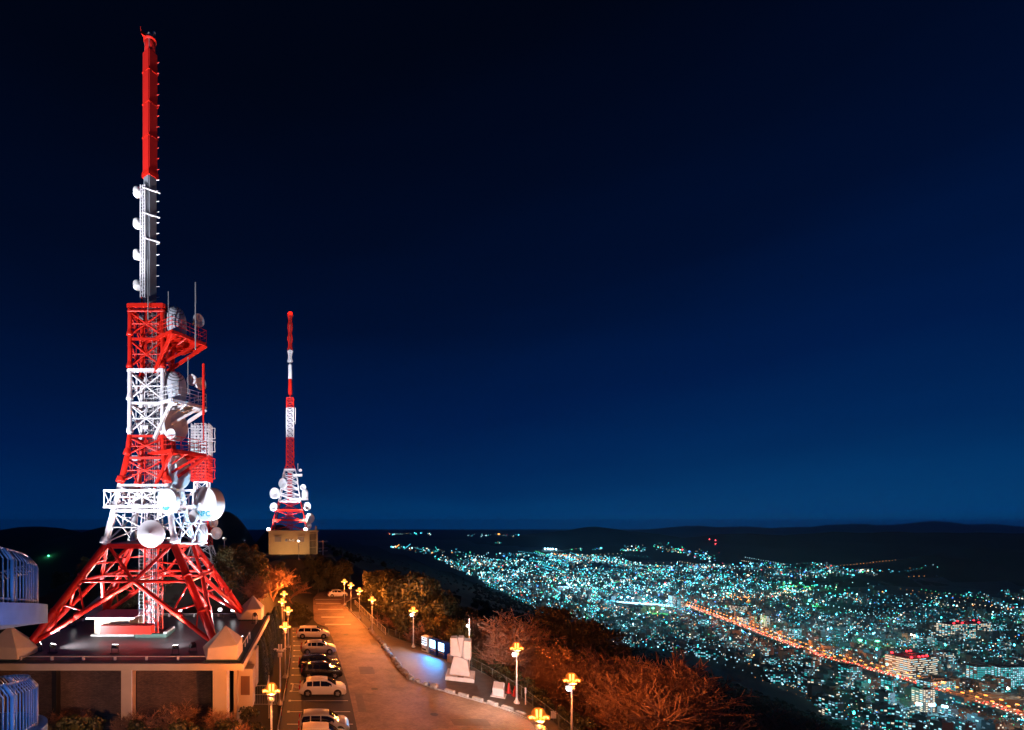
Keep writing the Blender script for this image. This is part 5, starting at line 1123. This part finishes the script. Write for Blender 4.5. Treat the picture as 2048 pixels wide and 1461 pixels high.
# glowing centres
for x0, y0, sx, sy_, n, ci in ((1010, 1150, 60, 9, 150, 1), (1180, 1165, 50, 9, 170, 1), (1150, 1120, 70, 5, 120, 0), (1480, 1200, 40, 7, 110, 5), (1260, 1180, 40, 6, 100, 1), (1420, 1160, 60, 7, 120, 0), (1640, 1265, 60, 9, 110, 0), (1500, 1180, 50, 6, 80, 2), (1130, 1112, 18, 3, 50, 5), (1600, 1180, 40, 4, 60, 4), (1900, 1300, 60, 10, 90, 0)):
    q = np.array([(random.gauss(x0, sx), random.gauss(y0, sy_)) for _ in range(n)]); qy_ = drop(q[:, 0], q[:, 1])
    for (x, y), Y in zip(q, qy_):
        if np.isnan(Y) or Y < 620 or y < UP(x) or y > LOW(x): continue
        X = (x-CX)/F*Y; r = Y/F*random.uniform(.5, 1.2); c = V((X, Y, gz(X, Y)+8+r)); cm.add([c+v*r for v in octv], octf, (ci if random.random() < .7 else random.randrange(4))*3+random.choice([1, 2, 2]))
tag(cm.build('city_lights', SM), 'countless small street and window lights of the valley city', 'lights', kind='stuff')
# valley floor of streets and plots
vf = [(x, y) for y in np.exp(np.linspace(math.log(560), math.log(9000), 46)) for x in np.linspace(600, 1100+y*1.5, 60)]; vz = meshz(np.array([p[0] for p in vf]), np.array([p[1] for p in vf])); m = MB()
m.v = [(p[0], p[1], z+1.0) for p, z in zip(vf, vz)]; m.f = [(j*60+i, j*60+i+1, (j+1)*60+i+1, (j+1)*60+i) for j in range(45) for i in range(59) if max(m.v[j*60+i][2], m.v[(j+1)*60+i+1][2], m.v[j*60+i+1][2]) < -300]; m.m = [0]*len(m.f)
tag(m.build('valley_ground', mat('street_ground', (.10, .105, .11), .8, var=.6, scale=.012)), kind='structure')
# --- buildings
FAC = [mat('facade_%d' % i, tuple(v*.55 for v in c), .75, var=.2, scale=.05) for i, c in enumerate(((.32, .34, .36), (.24, .27, .30), (.40, .37, .33), (.2, .22, .25), (.34, .27, .22)))]
WIN = [emit('win_warm', (1., .86, .64), 1.1), emit('win_ice', (.42, .86, 1.), 1.2), emit('win_teal', (.05, .62, .66), .9), emit('win_dim', (.25, .45, .6), .35)]
def building_meshes(w_, d_, h, fac, pal, lit=.4, fl=3.4, bay=4.2, strip=False):
    b = MB(); b.box((0, 0, h/2-6), (w_, d_, h+12)); b.box((0, 0, h+.35), (w_+.5, d_+.5, .7)); b.box((w_*.12, d_*.1, h+2.0), (w_*.3, d_*.35, 3.4)); b.box((-w_*.3, -d_*.2, h+1.4), (w_*.12, d_*.16, 2))
    m = MB()
    for sx, sy, L in ((0, -1, w_), (-1, 0, d_), (1, 0, d_), (0, 1, w_)):
        nb = max(2, int(L/bay)); nf = max(2, int(h/fl)); u = V((1, 0, 0)) if sy else V((0, 1, 0)); nrm = V((sx, sy, 0)); o = nrm*((d_ if sy else w_)/2+.12)
        for f in range(nf):
            for k in range(nb):
                if random.random() > lit: continue
                c = o+u*((k+.5)/nb-.5)*L+V((0, 0, (f+.5)*h/nf)); hx, hz = (L/nb*.36, h/nf*.3) if not strip else (L/nb*.48, h/nf*.2)
                m.add([c-u*hx-V((0, 0, hz)), c+u*hx-V((0, 0, hz)), c+u*hx+V((0, 0, hz)), c-u*hx+V((0, 0, hz))], [(0, 1, 2, 3) if (sy < 0 or sx > 0) else (3, 2, 1, 0)], random.choices(range(4), pal)[0])
    return b.mesh('building_body', fac), m.mesh('lit_windows', WIN)
def put_building(name, label, meshes, px, py, rz, group=None, Y=None, off=0., s=1.):
    if Y is None: Y = float(drop(np.array([px]), np.array([py]))[0])
    X = (px-CX)/F*Y; t = thing(name, label, 'building', (X, Y, gz(X, Y)+off), rz, group)
    a, b = link('wall', meshes[0], t), link('window', meshes[1], t); tag(b, kind='stuff'); a.scale = b.scale = (s, s, s); return t
# landmark blocks, each with its own look
h1 = building_meshes(86, 40, 44, FAC[0], [.8, .2, 0, 0], .78, 4.2, 5.2, True); t = put_building('hospital_block', 'big hospital block with red rooftop lights and rows of white windows', h1, 1822, 1352, R(14))
rl = emit('aviation_red', (1., .02, .03), 9.)
def red_lights(t, w_, d_, h, n):
    for k in range(n):
        a = random.random(); p = V((lerp(-w_/2, w_/2, (k+.5)/n), random.choice([-d_/2+2, d_/2-2]), h+3)); MB().lathe([(0, 2.2), (1.9, 1.0), (2.0, -.6), (0, -1.6)], 8).build('roof_beacon', rl, t).location = p
    lamp('roof_glow', 'POINT', (0, 0, h+9), 9000, (1., .05, .04), t, 2.)
red_lights(t, 86, 40, 44, 7)
h2 = building_meshes(150, 30, 42, FAC[3], [.55, .15, .2, .1], .8, 4.6, 6., False); t = put_building('hospital_block', 'long hospital block with a line of red lights on its roof edge', h2, 1928, 1275, R(8)); red_lights(t, 150, 30, 42, 5)
LMK = [('apartment_tower', 'pale apartment tower with lit stairwell stripes near the expressway', (16, 16, 46, FAC[2], [.7, .3, 0, 0], .75), 1530, 1263, .2), ('apartment_tower', 'dark slim tower next to the pale apartment tower', (10, 14, 44, FAC[4], [.2, .1, .1, .6], .3), 1506, 1262, .2),
       ('apartment_block', 'teal lit apartment block with bright balconies at the picture side', (46, 16, 40, FAC[1], [.05, .35, .6, 0], .95), 1962, 1372, .1), ('apartment_block', 'long blue lit apartment slab with vertical light stripes', (60, 18, 44, FAC[1], [0, .5, .5, 0], .85), 2016, 1378, .05),
       ('office_block', 'low office block with turquoise windows beside the expressway', (62, 20, 24, FAC[1], [.05, .25, .7, 0], .8), 1872, 1385, .15), ('apartment_tower', 'warm windowed tower below the expressway', (24, 16, 40, FAC[2], [.85, .15, 0, 0], .8), 1846, 1422, .1),
       ('apartment_tower', 'dim blue tower at the foot of the dark slope', (22, 16, 42, FAC[3], [.1, .3, .1, .5], .45), 1612, 1378, .3), ('office_block', 'green lit block below the expressway bend', (26, 16, 30, FAC[1], [.1, .3, .6, 0], .7), 1782, 1392, .2),
       ('office_block', 'white lit office near the upper expressway', (46, 18, 26, FAC[0], [.3, .6, .1, 0], .8), 1492, 1252, .2), ('office_block', 'blue glass office with a lit front', (34, 20, 30, FAC[3], [0, .4, .5, .1], .7), 1585, 1278, .1),
       ('apartment_tower', 'pair of teal towers left of the expressway lights, nearer one', (18, 16, 44, FAC[1], [.1, .4, .5, 0], .7), 1362, 1222, .1), ('apartment_tower', 'pair of teal towers left of the expressway lights, farther one', (18, 16, 46, FAC[1], [.1, .5, .4, 0], .6), 1344, 1216, .1),
       ('apartment_block', 'grey slab block with scattered windows behind the hospital', (40, 16, 38, FAC[0], [.4, .3, .1, .2], .6), 1888, 1336, .2), ('department_store', 'pinkish lit store building by the river road', (50, 26, 28, FAC[4], [.8, .1, .1, 0], .6), 1478, 1228, .2),
       ('office_block', 'cyan lit block in front of the long hospital', (40, 18, 26, FAC[1], [0, .4, .6, 0], .85), 1812, 1265, .1), ('apartment_block', 'tall grey block at the lower picture corner with blue windows', (30, 20, 40, FAC[3], [.05, .4, .4, .15], .6), 1700, 1372, .1),
       ('warehouse_hall', 'long dark hall with a pale roof edge beside the expressway', (120, 40, 16, FAC[3], [.3, .1, .5, .1], .12), 1975, 1412, -.1)]
for nm, lab, a, px, py, rz in LMK: put_building(nm, lab, building_meshes(*a), px, py, rz)
VAR = []; VLOOK = []
for i in range(16):
    w_, d_, h = random.choice([(14, 12, 12), (18, 14, 20), (24, 14, 28), (30, 14, 22), (16, 16, 34), (12, 10, 9), (36, 16, 18), (20, 12, 15)])
    pi_ = random.randrange(3); VAR.append(building_meshes(w_, d_, h, FAC[i % 5], [[.5, .3, .1, .1], [.1, .4, .4, .1], [.2, .3, .2, .3]][pi_], random.uniform(.15, .5)))
    VLOOK.append('%s %s city block with %s windows' % ('low' if h < 14 else ('tall' if h > 26 else 'mid-height'), ('wide' if w_ > 22 else 'narrow')+' '+('grey', 'slate', 'beige', 'dark', 'brown')[i % 5], ('mostly warm', 'mostly cyan', 'mixed')[pi_]))
bp_ = sorted(samples(1500, .8), key=lambda q: -q[1]); put = []
arr = np.array(bp_); yd = drop(arr[:, 0], arr[:, 1])
for (x, y), Y in zip(bp_, yd):
    if np.isnan(Y) or Y < 620: continue
    if abs((x-CX)/F*Y+18-np.interp(Y, [560, 700, 812, 1020, 1173, 1420, 1700, 1900], [1165, 1180, 1191, 1218, 1222, 1300, 1385, 1440])) < 46: continue
    if any(abs(x-a)*Y/F < 20 and abs(Y-b) < 26 for a, b in put): continue
    put.append((x, Y)); X = (x-CX)/F*Y
    zone = ('between the dark slope and the expressway' if X < 1150 else ('beyond the expressway near the hospital block' if X > 1300 else 'beside the expressway')) if Y < 1250 else ('by the upper expressway' if x < 1600 else ('towards the long hospital' if x < 1900 else 'at the eastern picture edge'))
    vi = random.randrange(len(VAR)); put_building('city_building', '%s %s' % (VLOOK[vi], zone), VAR[vi], x, y, random.choice([0, .1, .2, 1.57, 1.7, -.3])+random.uniform(-.1, .1), 'city buildings '+zone, Y, 0, random.uniform(.75, 1.15))
    if len(put) >= 270: break
mb_ = MB(); mw = MB(); q = samples(2200, 1.15); arr = np.array(q); yd = drop(arr[:, 0], arr[:, 1]); nb_ = 0
for (x, y), Y in zip(q, yd):
    if np.isnan(Y) or Y < 900: continue
    X = (x-CX)/F*Y
    if abs(X+18-np.interp(Y, [560, 700, 812, 1020, 1173, 1420, 1700, 1900], [1165, 1180, 1191, 1218, 1222, 1300, 1385, 1440])) < 44: continue
    z = gz(X, Y); w_, d_, h = random.uniform(8, 22), random.uniform(8, 14), random.choice([6, 7, 9, 12, 18, 26]); M = Matrix.Rotation(random.choice([.1, .2, -.2, .4]), 4, 'Z'); fi = random.randrange(5)
    mb_.box((X, Y, z+h/2-3), (w_, d_, h+6), M, fi)
    for k in range(random.choice([0, 1, 1, 2, 4])):
        c = V((X, Y, z))+M.to_3x3() @ V((random.uniform(-.4, .4)*w_, -d_/2-.2, random.uniform(.2, .9)*h)); hx = max(.9, Y/F*.45); u = M.to_3x3() @ V((1, 0, 0))
        mw.add([c-u*hx-V((0, 0, hx)), c+u*hx-V((0, 0, hx)), c+u*hx+V((0, 0, hx)), c-u*hx+V((0, 0, hx))], [(0, 1, 2, 3)], random.choices(range(4), [.25, .35, .3, .1])[0])
cb_ = tag(mb_.build('city_mass', FAC), 'low houses and blocks filling the valley floor', 'city', kind='stuff'); tag(mw.build('window_light', WIN, cb_), kind='stuff')
# --- lit open grounds: rail yard, canopies, courts
def lit_ground(name, label, cat, px, py, wx, wy, rz, m_, lamps_, col, e_, hot):
    Y = float(drop(np.array([float(px)]), np.array([float(py)]))[0]); X = (px-CX)/F*Y; g_ = gz(X, Y); t = thing(name, label, cat, (X, Y, g_), rz)
    MB().box((0, 0, 4), (wx, wy, 12)).build('surface', m_, t)
    for k in range(lamps_):
        x_ = lerp(-wx/2, wx/2, (k+.5)/lamps_); bar('pole', V((x_, wy*.3, 8)), V((x_, wy*.3, 26)), .6, GALV, t); MB().box((x_, wy*.3, 27), (6, 3, 3)).build('lamp_head', hot, t); lamp('lamp_light', 'POINT', (x_, wy*.2, 32), e_, col, t, 2.)
PLAT = mat('yard_concrete', (.42, .44, .45), .7, scale=.03, var=.3); TURF = mat('court_turf', (.06, .22, .07), .8, scale=.03, var=.3)
IC = (.35, .75, 1.); GC = (.25, 1., .45); HI = emit('hot_ice', (.42, .88, 1.0), 16.); HG = emit('hot_green', (.08, .95, .40), 16.)
lit_ground('rail_yard', 'long floodlit railway yard glowing blue white in the middle of the city', 'rail yard', 1288, 1214, 190, 60, -.55, PLAT, 5, IC, 190000, HI)
lit_ground('station_canopy', 'bright cyan station canopy, the nearer to the pine', 'canopy', 1152, 1182, 90, 26, -.2, PLAT, 3, IC, 110000, HI)
lit_ground('station_canopy', 'bright cyan station canopy beside a longer one', 'canopy', 1128, 1179, 70, 26, -.2, PLAT, 2, IC, 110000, HI)
lit_ground('sports_court', 'green lit sports court under the eastern hill', 'sports court', 1598, 1178, 110, 60, 0., TURF, 2, GC, 160000, HG)
lit_ground('sports_court', 'green lit court beside the rail yard', 'sports court', 1318, 1234, 60, 34, -.3, TURF, 2, GC, 60000, HG)
lit_ground('sports_court', 'green lit court with one strong lamp near the hill spur', 'sports court', 1625, 1218, 60, 40, 0., TURF, 1, GC, 90000, HG)
lit_ground('depot_roof', 'green lit depot roof behind the hospital block', 'depot', 1745, 1305, 70, 40, -.3, TURF, 2, GC, 40000, HG)
lit_ground('shop_forecourt', 'glaring blue white forecourt at the bottom of the city', 'forecourt', 1868, 1447, 46, 16, -.4, PLAT, 3, IC, 26000, HI)
# --- expressway
EXW = [(1440, 1900), (1385, 1700), (1300, 1420), (1222, 1173), (1218, 1020), (1200, 880), (1191, 812), (1180, 700), (1165, 560)]
ex = thing('expressway', 'elevated expressway lined with orange lamps crossing the city', 'road', (1222, 1173, -320), world=True)
m = MB(); par = MB(); ZE = -320+11
def off(i, d):
    a = V((*EXW[max(0, i-1)], 0)); b = V((*EXW[min(len(EXW)-1, i+1)], 0)); t_ = (b-a).normalized(); return V((*EXW[i], 0))+V((-t_.y, t_.x, 0))*d
for i in range(len(EXW)-1):
    for d0, d1, z0, z1 in ((-11, 11, 0, 0),):
        v = [off(i, -14)+V((0, 0, ZE)), off(i, 14)+V((0, 0, ZE)), off(i+1, 14)+V((0, 0, ZE)), off(i+1, -14)+V((0, 0, ZE))]; v += [p-V((0, 0, 1.6)) for p in v]
        m.add(v, [(0, 1, 2, 3), (7, 6, 5, 4), (0, 3, 7, 4), (1, 5, 6, 2)])
    for d in (-14, 14, 0): a, b = off(i, d)+V((0, 0, ZE)), off(i+1, d)+V((0, 0, ZE)); par.tube(a+V((0, 0, .7)), b+V((0, 0, .7)), .75, n=4)
m.build('road_deck', mat('deck_asphalt', (.28, .24, .22), .7), ex); par.build('parapet', CONC, ex)
for x, y, a in along(EXW, 42): bar('pier', (x, y, -322), (x, y, ZE-1.2), 1.8, CONC, ex)
HOTO = emit('expressway_lamp_orange', (1., .30, .05), 4.); n_l = 0
HOTO2 = 0; ARM = MB().tube((0, 0, 0), (0, 0, 10), .25, .15, 6).tube((0, 0, 10), (1.6, 0, 10.6), .15, n=5).mesh('lamp_post', GALV); HED = MB().box((2.0, 0, 10.5), (3.4, 2.4, 1.5)).mesh('lamp_head', HOTO)
for k, (x, y, a) in enumerate(along(EXW, 11)):
    t = thing('expressway_lamp', 'orange lamp in the row along the expressway', 'street lamp', (x-math.sin(a)*12.5*(-1 if k % 2 else 1), y+math.cos(a)*12.5*(-1 if k % 2 else 1), ZE), a, 'expressway lamps'); link('pole', ARM, t); link('lamp_head', HED, t)
    if k % 3 == 0: lamp('lamp_light', 'POINT', (2, 0, 11.5), 110000, (1., .25, .05), t, 1.)
CB1 = MB().box((0, 0, .75), (4.4, 1.8, .8)).box((-.2, 0, 1.4), (2.4, 1.6, .6), taper=.8).mesh('far_car_body', FAC[0]); CT = MB().box((-2.3, 0, 1.2), (1.2, 2.0, 1.3)).mesh('tail_lights', emit('tail_glow', (1., .05, .03), 7.)); CH = MB().box((2.3, 0, 1.1), (1.2, 2.0, 1.2)).mesh('head_lights', emit('head_glow', (1., .62, .45), 3.))
for x, y, a in along(EXW, 9.5):
    for sgn in (-1, 1):
        if random.random() < .15: continue
        o_ = V((-math.sin(a), math.cos(a), 0))*sgn*random.choice([4.5, 8.5])+V((random.uniform(-3, 3)*math.cos(a), random.uniform(-3, 3)*math.sin(a), 0))
        t = thing('distant_car', 'tiny car with lit lamps driving on the expressway', 'car', (x+o_.x, y+o_.y, ZE+.05), a+(math.pi if sgn > 0 else 0), 'cars on the expressway'); link('body', CB1, t); link('tail_light', CT, t); link('headlight', CH, t)
# --- brightest single lamps of the city
BL = [('stadium floodlight bank on the far hill, first of five', 1090, 1098, 'ice', 3), ('stadium floodlight bank on the far hill, second of five', 1096, 1098, 'ice', 3), ('stadium floodlight bank on the far hill, third of five', 1101, 1098.5, 'ice', 3), ('stadium floodlight bank on the far hill, fourth of five', 1106, 1098.5, 'ice', 3), ('stadium floodlight bank on the far hill, last of five', 1112, 1099, 'ice', 3),
      ('dazzling blue white floodlight above the railway yard', 1256, 1195, 'ice', 4), ('second blue white floodlight beside the railway yard', 1277, 1200, 'ice', 3.2), ('small blue white light above the pine', 1224, 1194, 'cyan', 2.4), ('green floodlight on the sports court', 1625, 1215, 'green', 3), ('blue and purple neon sign on a low roof', 1512, 1196, 'blue', 2.4),
      ('orange lit facade lamp near the blue sign', 1496, 1201, 'orange', 2.6), ('cyan lamp cluster below the upper expressway', 1424, 1249, 'cyan', 3), ('green lamp at the far end of the long hospital road', 2019, 1248, 'green', 2.4), ('bright cyan canopy lamp under the expressway', 1818, 1394, 'cyan', 3.2), ('bright blue shop lamp at the lower corner', 1872, 1441, 'cyan', 3.2), ('white hot lamp strip beside the blue shop lamp', 1855, 1433, 'ice', 3),
      ('lone green light on the dark western hills', 97, 1112, 'green', 2.6), ('orange lamp at the dark slope foot', 1508, 1312, 'orange', 2.4), ('purple sign light on the eastern hillside', 1583, 1152, 'blue', 2), ('red mast light on the eastern ridge, upper', 1431, 1081, 'red', 1.5), ('red mast light on the eastern ridge, lower', 1431, 1088, 'red', 1.5), ('red mast light on the eastern ridge, single', 1419, 1080, 'red', 1.5),
      ('orange gate lamp behind the hospital', 1821, 1287, 'orange', 2.6), ('warm lamp row end below the hospital', 1905, 1345, 'warm', 2.6)]
HC = {n_: emit('hot_'+n_, c, 16.) for n_, c in LC}; CD = dict(LC)
for lab, px, py, cn, r in BL:
    Y = drop(np.array([px]), np.array([float(py)+3]))[0]; Y = 2600. if np.isnan(Y) else float(Y); X = (px-CX)/F*Y; zt_ = CAMZ-(py-CY)/F*Y; g_ = gz(X, Y); rr = Y/F*r*.5
    t = thing('city_lamp', lab, 'lamp', (X, Y, g_), 0, 'brightest city lamps'); bar('pole', V((0, 0, -1)), V((0, 0, max(zt_-g_, 3))), max(.25, rr*.15), GALV, t)
    o = MB().lathe([(0, rr), (rr*.8, rr*.6), (rr, 0), (rr*.8, -rr*.6), (0, -rr)], 10).build('lamp_head', HC[cn], t, True); o.location = (0, 0, max(zt_-g_, 3))
    if r >= 2.4: lamp('lamp_light', 'POINT', (0, -rr-2, max(zt_-g_, 3)+6), 22000*(Y/1500)**1.2, CD[cn], t, 2.)
# street lighting that washes the blocks, spread over the valley
sl = samples(90, .8); arr = np.array(sl); yd = drop(arr[:, 0], arr[:, 1]); SLP = MB().tube((0, 0, 0), (0, 0, 12), .3, .2, 6).mesh('street_pole', GALV); SLH = [MB().lathe([(0, 1.2), (1.2, .5), (1.2, -.5), (0, -1)], 8).mesh('street_head', HC[n]) for n in ('cyan', 'teal', 'ice', 'warm', 'green')]
for (x, y), Y in zip(sl, yd):
    if np.isnan(Y) or Y < 600: continue
    X = (x-CX)/F*Y; k = random.choices(range(5), [.4, .25, .2, .1, .05])[0]; t = thing('valley_lamp', 'tall street lamp among the valley blocks', 'street lamp', (X, Y, gz(X, Y)), 0, 'street lamps of the valley')
    link('pole', SLP, t); o = link('lamp_head', SLH[k], t); o.location = (0, 0, 12+20); t.children[0].scale = (1, 1, 2.6); lamp('lamp_light', 'POINT', (0, 0, 38), 26000, CD[('cyan', 'teal', 'ice', 'warm', 'green')[k]], t, 2.)

# ------------------------------------------------------------------ night haze
hz = bpy.data.materials.new('night_haze'); hz.use_nodes = True; n = hz.node_tree; n.nodes.clear(); pv = n.nodes.new('ShaderNodeVolumePrincipled')
pv.inputs['Color'].default_value = (.30, .62, 1.0, 1); pv.inputs['Density'].default_value = 2.7e-5; pv.inputs['Anisotropy'].default_value = .75
oo = n.nodes.new('ShaderNodeOutputMaterial'); n.links.new(pv.outputs[0], oo.inputs['Volume'])
tag(MB().box((0, 11000, -120), (98000, 25000, 440)).build('haze', hz), kind='stuff')
